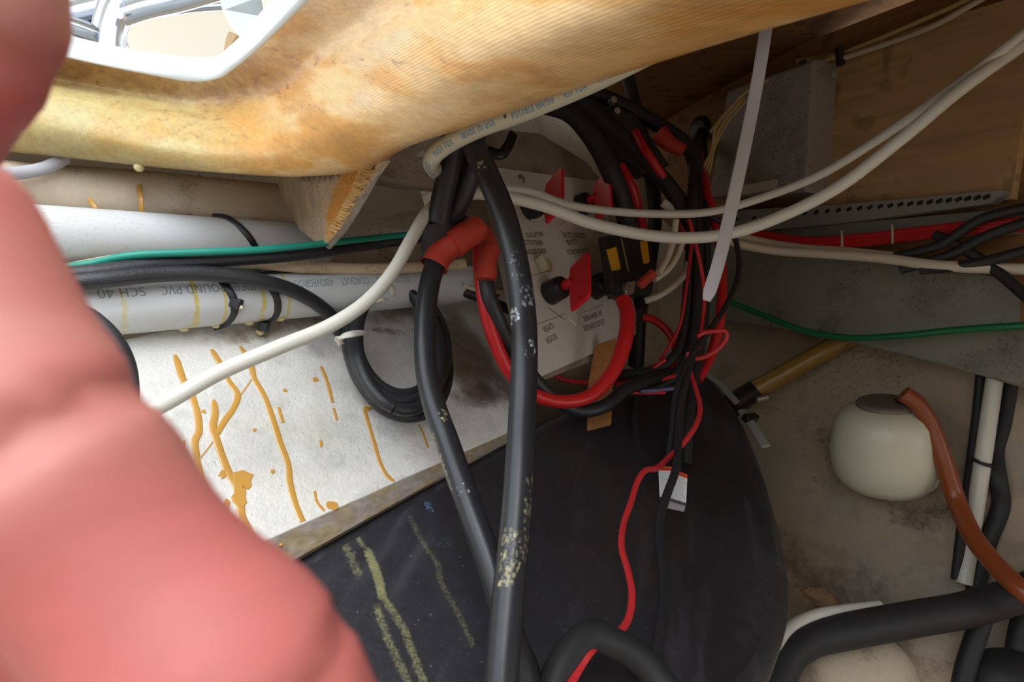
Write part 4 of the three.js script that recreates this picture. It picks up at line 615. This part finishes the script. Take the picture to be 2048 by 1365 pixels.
// paper tag
{
  const TF = new Frame(at(1316, 1000, 0.655), at(1374, 1010, 0.66), at(1330, 935, 0.68));
  const c = document.createElement('canvas'); c.width = 256; c.height = 384; const g = c.getContext('2d'); g.fillStyle = '#e6e8ec'; g.fillRect(0, 0, 256, 384); g.fillStyle = '#e4561c'; g.fillRect(0, 0, 256, 52); g.fillStyle = '#7a2a12'; g.font = 'bold 34px sans-serif'; g.fillText('WARNING', 30, 39); g.fillStyle = '#8f93a0'; for (let y = 74; y < 350; y += 19) g.fillRect(16, y, 160 + 60 * rnd(), 4); g.fillStyle = '#4a4c58'; g.fillRect(0, 352, 256, 32);
  const t = thing('paper_tag', at(1345, 1018, 0.66), 'folded white paper tag with an orange band on the black wire', 'tag'), tx = new THREE.CanvasTexture(c); tx.colorSpace = THREE.SRGBColorSpace;
  const leaf = (q, off) => { const P = q.map(([x, y]) => TF.pt(x, y, off)), n = TF.n.clone().multiplyScalar(-0.0006), b = new THREE.BufferGeometry(), pos = []; for (const p of [...P, ...P.map((p) => p.clone().add(n))]) pos.push(p.x, p.y, p.z); b.setAttribute('position', new THREE.Float32BufferAttribute(pos, 3)); b.setAttribute('uv', new THREE.Float32BufferAttribute([0, 1, 1, 1, 1, 0, 0, 0, 0, 1, 1, 1, 1, 0, 0, 0], 2)); b.setIndex([0, 3, 1, 1, 3, 2, 4, 5, 7, 5, 6, 7, 0, 1, 4, 1, 5, 4, 1, 2, 5, 2, 6, 5, 2, 3, 6, 3, 7, 6, 3, 0, 7, 0, 4, 7]); const nb = b.toNonIndexed(); nb.computeVertexNormals(); return nb; };
  const paper = std({ map: tx, roughness: 0.6 }); part(t, 'leaf', leaf([[1317, 933], [1346, 934], [1344, 960], [1320, 1000]], 0.002), paper); part(t, 'leaf', leaf([[1350, 940], [1375, 950], [1372, 1012], [1334, 1000]], 0.003), paper); part(t, 'leaf', leaf([[1334, 1000], [1372, 1010], [1368, 1024], [1330, 1016]], -0.001), std({ color: new THREE.Color().setRGB(0.36, 0.35, 0.35), roughness: 0.7 }), 'grey folded back leaf');
}
cable('wire', 'long black wire hanging over the paper tag to the bottom edge', [[1392, 690, 0.80], [1372, 760, 0.76], [1358, 830, 0.73], [1356, 900, 0.69], [1350, 945, 0.655], [1334, 990, 0.63], [1320, 1040, 0.605], [1319, 1090, 0.58], [1327, 1150, 0.55], [1327, 1200, 0.525], [1318, 1270, 0.49], [1308, 1365, 0.45], [1300, 1460, 0.42]], 0.0046, M.rubber, { seg: 120 });

// ---------------------------------------------------------------- lower right fittings
{
  const base = SB.pt(1765, 960, 0.02), t = thing('float_bowl', base, 'cream round bowl with brown hose on the lower hull', 'bowl');
  const ax = V(-0.10, 1, 0.20).normalize(); const c0 = at(1768, 978, 0.855); const R = 0.070, H = 0.126;
  part(t, 'body', lathe(c0, ax, [[0, 0], [R * 0.50, 0.001], [R * 0.74, 0.007], [R * 0.90, 0.020], [R * 0.98, 0.040], [R, 0.058], [R * 0.96, 0.085], [R * 0.88, 0.106], [R * 0.77, 0.117], [R * 0.62, 0.123], [R * 0.5, H]], 56), std({ color: new THREE.Color().setRGB(0.62, 0.60, 0.46), roughness: 0.33 }));
  part(t, 'collar', lathe(c0.clone().addScaledVector(ax, H - 0.003), ax, [[0, 0.010], [R * 0.48, 0.010], [R * 0.54, 0.006], [R * 0.54, 0]], 40), std({ color: new THREE.Color().setRGB(0.16, 0.13, 0.10), roughness: 0.5 }), 'dark stained collar');
  part(t, 'fitting', sweep([c0.clone().addScaledVector(ax, H + 0.004).add(V(0.01, 0, 0.01)), c0.clone().addScaledVector(ax, H + 0.010).add(V(0.026, 0, 0.012))], 0.008, { rad: 14 }), M.blackPlastic);
  cable('hose', 'brown rubber hose curving down from the cream bowl', [[1806, 788, 0.795], [1832, 806, 0.79], [1860, 850, 0.785], [1886, 920, 0.775], [1912, 1000, 0.765], [1950, 1080, 0.72], [2000, 1140, 0.68], [2048, 1185, 0.65], [2120, 1240, 0.63]], 0.0112, M.brownHose, { cat: 'hose', seg: 80, rad: 20 });
}
{
  const t = thing('fuel_hose', at(1510, 792, 1.05), 'amber hose with black clamped end at the tank corner', 'hose');
  part(t, 'tube', sweep(pp([[1500, 786, 1.03], [1590, 736, 1.01], [1710, 668, 0.985]]), 0.0165, { rad: 24 }), M.amberHose);
  part(t, 'end_fitting', sweep(pp([[1462, 812, 1.02], [1512, 780, 1.03]]), (q) => 0.021 - 0.003 * q, { rad: 24 }), M.blackPlastic); part(t, 'clamp', sweep(pp([[1500, 787, 1.035], [1512, 780, 1.038]]), 0.0205, { rad: 24 }), M.steel); part(t, 'clamp_screw', disc(at(1512, 800, 1.01), V(1, 0.2, 0), 0.006, 0.006, 0.02, 12), M.steel);
}
cable('pipe', 'slim white pipe standing on the lower hull at right', [[1992, 740, 0.80], [1976, 850, 0.795], [1960, 960, 0.79], [1944, 1060, 0.78], [1927, 1168, 0.77]], 0.0098, M.white, { cat: 'pipe', rad: 20 });
cable('cable', 'black cable weaving behind the slim white pipe', [[2020, 740, 0.82], [2012, 830, 0.815], [1990, 900, 0.805], [1996, 960, 0.785], [2002, 1010, 0.785], [1975, 1085, 0.78], [1955, 1160, 0.775], [1940, 1230, 0.77]], 0.0105, K);
cable('cable', 'thin black cable left of the slim white pipe', [[1962, 745, 0.825], [1952, 850, 0.82], [1938, 960, 0.805], [1925, 1050, 0.78], [1912, 1160, 0.775]], 0.0062, K);
cable('cable_tie', 'black tie round the slim white pipe', [[1946, 918, 0.79], [1960, 926, 0.778], [1984, 932, 0.782], [2000, 925, 0.80]], 0.0045, M.blackNylon, { cat: 'cable tie', flat: 0.4 });
cable('hose', 'large black hose bending across the lower right corner', [[2200, 1115, 0.70], [2060, 1180, 0.695], [1950, 1216, 0.69], [1820, 1240, 0.685], [1700, 1262, 0.675], [1620, 1280, 0.665], [1575, 1312, 0.65], [1552, 1365, 0.635], [1535, 1460, 0.61]], 0.0195, K, { cat: 'hose', seg: 90, rad: 24 });
cable('hose', 'white hose lying along the large black hose', [[1760, 1214, 0.70], [1690, 1222, 0.69], [1630, 1232, 0.675], [1580, 1256, 0.66], [1548, 1295, 0.64], [1526, 1340, 0.625], [1505, 1420, 0.60]], 0.0068, M.white, { cat: 'hose', seg: 60 });
cable('hose', 'black hose dropping from under the large black hose', [[1968, 1225, 0.71], [1950, 1280, 0.70], [1930, 1345, 0.69], [1920, 1400, 0.68]], 0.011, K, { cat: 'hose' });
cable('hose', 'black hose at the far lower right corner', [[2060, 1190, 0.72], [2040, 1270, 0.71], [2030, 1330, 0.70], [2010, 1420, 0.69]], 0.012, K, { cat: 'hose' });
one('pump_body', new THREE.SphereGeometry(0.042, 30, 20).scale(1.1, 0.8, 0.9).translate(...at(2022, 1362, 0.69).toArray()), K, null, 'dark rounded pump body in the bottom right corner', 'pump');
{
  const lump = (name, label, x, y, d, rx, ry, rz, s) => { const g = new THREE.SphereGeometry(1, 48, 32), p = g.attributes.position; for (let i = 0; i < p.count; i++) { const q = V(p.getX(i), p.getY(i), p.getZ(i)), k = Math.pow(Math.pow(Math.abs(q.x), 3) + Math.pow(Math.abs(q.y), 3) + Math.pow(Math.abs(q.z), 3), -1 / 3), w = 1 + 0.06 * (vnoise(q.x * 3 + 5, q.y * 3 + q.z * 2, s) - 0.5); p.setXYZ(i, q.x * k * rx * w, q.y * k * ry * w, q.z * k * rz * w); } g.computeVertexNormals(); g.translate(...at(x, y, d).toArray()); return one(name, g, M.hullPaint, null, label, 'moulding'); };
  lump('hull_moulding', 'beige glassed-in block under the bend of the black hose', 1690, 1400, 0.72, 0.075, 0.085, 0.06, 3); lump('hull_moulding', 'beige glassed-in block between the two black hoses', 1860, 1340, 0.78, 0.062, 0.075, 0.05, 9);
}

{
  const g = new THREE.IcosahedronGeometry(1, 4), p = g.attributes.position; for (let i = 0; i < p.count; i++) { const q = V(p.getX(i), p.getY(i), p.getZ(i)), k = 0.6 + 0.8 * fbm(q.x * 3 + 7, q.y * 3 + q.z * 4, 3, 71); p.setXYZ(i, q.x * 0.030 * k, q.y * 0.012 * k, q.z * 0.014 * k); } g.computeVertexNormals(); g.rotateZ(-0.35); g.translate(...at(1635, 1196, 0.80).toArray());
  one('foam_scrap', g, std({ color: new THREE.Color().setRGB(0.40, 0.26, 0.15), map: rep(speck, 3), roughness: 0.9 }), null, 'ragged tan foam scrap between the tank and white hose', 'scrap');
}
// ---------------------------------------------------------------- outside, seen through the hatch
{
  const t = thing('cockpit_rail', at(240, 90, 0.95), 'bright stainless rail fitting standing outside the hatch', 'rail');
  const D = 0.95;
  part(t, 'post', sweep(pp([[222, 110, D], [226, 60, D], [236, 26, D], [246, 8, D]]), 0.020, { rad: 24 }), M.stainless); part(t, 'post', sweep(pp([[196, 100, D + 0.02], [200, 50, D + 0.02], [215, 0, D + 0.02]]), 0.012, { rad: 20 }), M.stainless);
  part(t, 'tube', sweep(pp([[236, 36, D], [290, 18, D], [360, 2, D], [470, -30, D]]), (q) => 0.016, { rad: 24 }), M.stainless); part(t, 'tube', sweep(pp([[60, 52, D + 0.05], [160, 30, D + 0.05], [260, 4, D + 0.05], [340, -20, D + 0.05]]), 0.022, { rad: 24 }), M.stainless); part(t, 'bolt', disc(at(246, 36, D - 0.022), V(0, 0, 1), 0.006, 0.005, 0.006, 16), M.steel); part(t, 'cup', lathe(at(170, 92, D + 0.03), V(0.3, 1, 0.2), [[0.0, 0], [0.05, 0.004], [0.06, 0.02], [0.055, 0.03], [0.0, 0.04]], 30), M.stainless);
  cable('handrail', 'slim polished handrail outside above the cream locker', [[300, 30, 1.15], [380, 18, 1.15], [450, 12, 1.15], [520, 2, 1.15]], 0.008, M.stainless, { cat: 'rail', rad: 16 });
  const lk = new Frame(at(260, 130, 1.5), at(470, 130, 1.5), at(260, 0, 1.62));
  one('cockpit_locker', slab(lk, [[255, 190], [255, 20], [560, 20], [560, 190]], 0.03, 0.004), std({ color: new THREE.Color().setRGB(0.64, 0.58, 0.48), roughness: 0.5 }), null, 'pale cream cockpit locker front seen through the hatch', 'locker');
  const hl = new Frame(at(480, 60, 0.80), at(600, 40, 0.80), at(480, -40, 0.84));
  const poly = []; for (let i = 0; i <= 24; i++) { const a = Math.PI * (0.5 + i / 24); poly.push([520 + Math.cos(a) * 82, -10 + Math.sin(a) * -82]); } poly.push([760, -92], [760, 72]);
  one('cockpit_hatch', slab(hl, poly, 0.02, 0.004), M.gelcoat, null, 'white rounded hatch lid edge at the top of the opening', 'hatch');
  one('wood_chock', slab(new Frame(at(450, 100, 0.98), at(470, 80, 0.98), at(455, 60, 1.0)), [[446, 104], [452, 74], [458, 62], [474, 68], [462, 88]], 0.01, 0.001), std({ color: new THREE.Color().setRGB(0.50, 0.33, 0.17), roughness: 0.6 }), null, 'small brown wooden chock behind the hatch rim', 'chock');
}

{
  const g = new THREE.BoxGeometry(3.6, 0.02, 3.2); g.translate(-0.6, CY + 1.25, -1.75);
  one('cockpit_awning', g, std({ color: new THREE.Color().setRGB(0.62, 0.58, 0.50), roughness: 0.9 }), null, 'cream canvas awning over the cockpit beyond the hatch', 'awning');
}
// ---------------------------------------------------------------- the hand whose finger half covers the lens
{
  const J = { im: [820, 1930, 0.058, 0.0112], ip: [462, 1385, 0.050, 0.0098], id: [62, 935, 0.0485, 0.0094], it: [-135, 470, 0.049, 0.0082],
    mm: [330, 1780, 0.088, 0.0115], mp: [-390, 620, 0.066, 0.0098], md: [-92, 40, 0.062, 0.0090], mt: [0, -340, 0.061, 0.0075],
    rm: [-120, 1930, 0.092, 0.011], rp: [-800, 1130, 0.076, 0.0095], rd: [-830, 740, 0.071, 0.0085], rt: [-690, 500, 0.069, 0.0072],
    pm: [-480, 2130, 0.094, 0.010], pq: [-1120, 1520, 0.081, 0.0085], pd: [-1170, 1180, 0.077, 0.0075], pt: [-1080, 950, 0.076, 0.0065],
    tc: [720, 2430, 0.092, 0.015], tm: [1150, 2200, 0.077, 0.0125], ti: [1330, 1860, 0.062, 0.0105], tt: [1410, 1700, 0.056, 0.0085],
    w1: [560, 2620, 0.10, 0.020], w2: [100, 2640, 0.102, 0.020], a1: [420, 3400, 0.105, 0.026], a2: [60, 3400, 0.107, 0.026], b1: [200, 5600, 0.11, 0.036] };
  const Q = {}; for (const k in J) Q[k] = [at(J[k][0], J[k][1], J[k][2]), J[k][3] * (/^[im]/.test(k) ? 0.945 : 1)];
  const bones = ['im ip', 'ip id', 'id it', 'mm mp', 'mp md', 'md mt', 'rm rp', 'rp rd', 'rd rt', 'pm pq', 'pq pd', 'pd pt', 'tc tm', 'tm ti', 'ti tt', 'im w1', 'mm w1', 'mm w2', 'rm w2', 'pm w2', 'w1 w2', 'tc w1', 'tc mm', 'im mm', 'mm rm', 'rm pm', 'w1 a1', 'w2 a2', 'a1 a2', 'a1 b1', 'a2 b1'].map((s) => { const [a, b] = s.split(' '); const A = Q[a], B = Q[b], d = B[0].clone().sub(A[0]); return { a: A[0], ra: A[1], d, l2: d.lengthSq(), dr: B[1] - A[1], fin: !/[wc]/.test(s) || false, pair: s }; });
  const fingers = new Set(['im ip', 'ip id', 'id it', 'mm mp', 'mp md', 'md mt', 'rm rp', 'rp rd', 'rd rt', 'pm pq', 'pq pd', 'pd pt', 'ti tt', 'tm ti']);
  const creases = [['id', 'ip', 0.0016, 0.0018], ['ip', 'im', 0.0011, 0.0018], ['md', 'mp', 0.001, 0.002], ['mp', 'mm', 0.001, 0.002]].map(([j, k, dep, w]) => ({ p: Q[j][0], ax: Q[k][0].clone().sub(Q[j][0]).normalize(), dep, w }));
  const chain = (s) => s[0];
  const sdf = (x, y, z) => {
    const byChain = {}; let acc = null;
    for (const b of bones) {
      const px = x - b.a.x, py = y - b.a.y, pz = z - b.a.z, t = clamp((px * b.d.x + py * b.d.y + pz * b.d.z) / b.l2), qx = px - b.d.x * t, qy = py - b.d.y * t, qz = pz - b.d.z * t;
      const v = Math.sqrt(qx * qx + qy * qy + qz * qz) - (b.ra + b.dr * t), key = fingers.has(b.pair) ? b.pair[0] : 'palm';
      byChain[key] = byChain[key] === undefined ? v : smin(byChain[key], v, key === 'palm' ? 0.014 : 0.006);
    }
    acc = byChain.palm; for (const k in byChain) if (k !== 'palm') acc = smin(acc, byChain[k], 0.0032);
    for (const c of creases) { const h = (x - c.p.x) * c.ax.x + (y - c.p.y) * c.ax.y + (z - c.p.z) * c.ax.z, r2 = (x - c.p.x) ** 2 + (y - c.p.y) ** 2 + (z - c.p.z) ** 2; if (r2 < 0.0004) acc += c.dep * Math.exp(-((h / c.w) ** 2)); }
    return acc;
  };
  function smin(a, b, k) { const h = Math.max(k - Math.abs(a - b), 0) / k; return Math.min(a, b) - h * h * k * 0.25; }
  function nets(lo, hi, s) {
    const n = [0, 1, 2].map((i) => Math.ceil((hi[i] - lo[i]) / s) + 1), f = new Float32Array(n[0] * n[1] * n[2]), id = (i, j, k) => (k * n[1] + j) * n[0] + i;
    for (let k = 0; k < n[2]; k++) for (let j = 0; j < n[1]; j++) for (let i = 0; i < n[0]; i++) f[id(i, j, k)] = sdf(lo[0] + i * s, lo[1] + j * s, lo[2] + k * s);
    const vi = new Int32Array(f.length).fill(-1), P = [], I = [];
    for (let k = 0; k < n[2] - 1; k++) for (let j = 0; j < n[1] - 1; j++) for (let i = 0; i < n[0] - 1; i++) {
      let c = 0, X = 0, Y = 0, Z = 0; const g = (a, b, e) => f[id(i + a, j + b, k + e)];
      for (const [a, b] of EDG) { const f0 = g(...a), f1 = g(...b); if ((f0 < 0) !== (f1 < 0)) { const t = f0 / (f0 - f1); X += lerp(a[0], b[0], t); Y += lerp(a[1], b[1], t); Z += lerp(a[2], b[2], t); c++; } }
      if (c) { vi[id(i, j, k)] = P.length / 3; P.push(lo[0] + (i + X / c) * s, lo[1] + (j + Y / c) * s, lo[2] + (k + Z / c) * s); }
    }
    const quad = (a, b, c, d, fl) => { if (a < 0 || b < 0 || c < 0 || d < 0) return; fl ? I.push(a, b, c, a, c, d) : I.push(a, c, b, a, d, c); };
    for (let k = 1; k < n[2] - 1; k++) for (let j = 1; j < n[1] - 1; j++) for (let i = 1; i < n[0] - 1; i++) {
      const s0 = f[id(i, j, k)] < 0;
      if (s0 !== f[id(i + 1, j, k)] < 0) quad(vi[id(i, j - 1, k - 1)], vi[id(i, j, k - 1)], vi[id(i, j, k)], vi[id(i, j - 1, k)], s0);
      if (s0 !== f[id(i, j + 1, k)] < 0) quad(vi[id(i - 1, j, k - 1)], vi[id(i - 1, j, k)], vi[id(i, j, k)], vi[id(i, j, k - 1)], s0);
      if (s0 !== f[id(i, j, k + 1)] < 0) quad(vi[id(i - 1, j - 1, k)], vi[id(i, j - 1, k)], vi[id(i, j, k)], vi[id(i - 1, j, k)], s0);
    }
    const g = new THREE.BufferGeometry(), N = []; const e = s * 0.6;
    for (let i = 0; i < P.length; i += 3) { const [x, y, z] = [P[i], P[i + 1], P[i + 2]], q = V(sdf(x + e, y, z) - sdf(x - e, y, z), sdf(x, y + e, z) - sdf(x, y - e, z), sdf(x, y, z + e) - sdf(x, y, z - e)).normalize(); N.push(q.x, q.y, q.z); }
    g.setAttribute('position', new THREE.Float32BufferAttribute(P, 3)); g.setAttribute('normal', new THREE.Float32BufferAttribute(N, 3));
    const U = []; for (let i = 0; i < P.length; i += 3) U.push(P[i] * 8 + P[i + 2] * 5, P[i + 1] * 8); g.setAttribute('uv', new THREE.Float32BufferAttribute(U, 2)); g.setIndex(I); return g;
  }
  const EDG = []; for (let a = 0; a < 8; a++) for (const b of [1, 2, 4]) if (!(a & b)) { const q = (m) => [m & 1, (m >> 1) & 1, (m >> 2) & 1]; EDG.push([q(a), q(a | b)]); }
  const all = Object.values(Q), lo = ['x', 'y', 'z'].map((c) => Math.min(...all.map(([p, r]) => p[c] - r)) - 0.004), hi = ['x', 'y', 'z'].map((c) => Math.max(...all.map(([p, r]) => p[c] + r)) + 0.004);
  const skin = tex(512, 512, (u, v) => { const a = fbm(u * 6, v * 6, 4, 501, 6), b = fbm(u * 40, v * 40, 3, 511, 40); const c = mix3([0.87, 0.57, 0.52], [0.88, 0.49, 0.46], sstep(0.35, 0.65, a)); return c.map((q) => q * (0.97 + 0.08 * (b - 0.5))); });
  const g = nets(lo, hi, 0.0021);
  const m = one('person', g, std({ map: skin, color: new THREE.Color().setRGB(0.76, 0.76, 0.76), roughness: 0.5 }), null, 'pink out-of-focus finger and hand held against the left of the lens', 'person');
}

renderer.render(scene, camera);
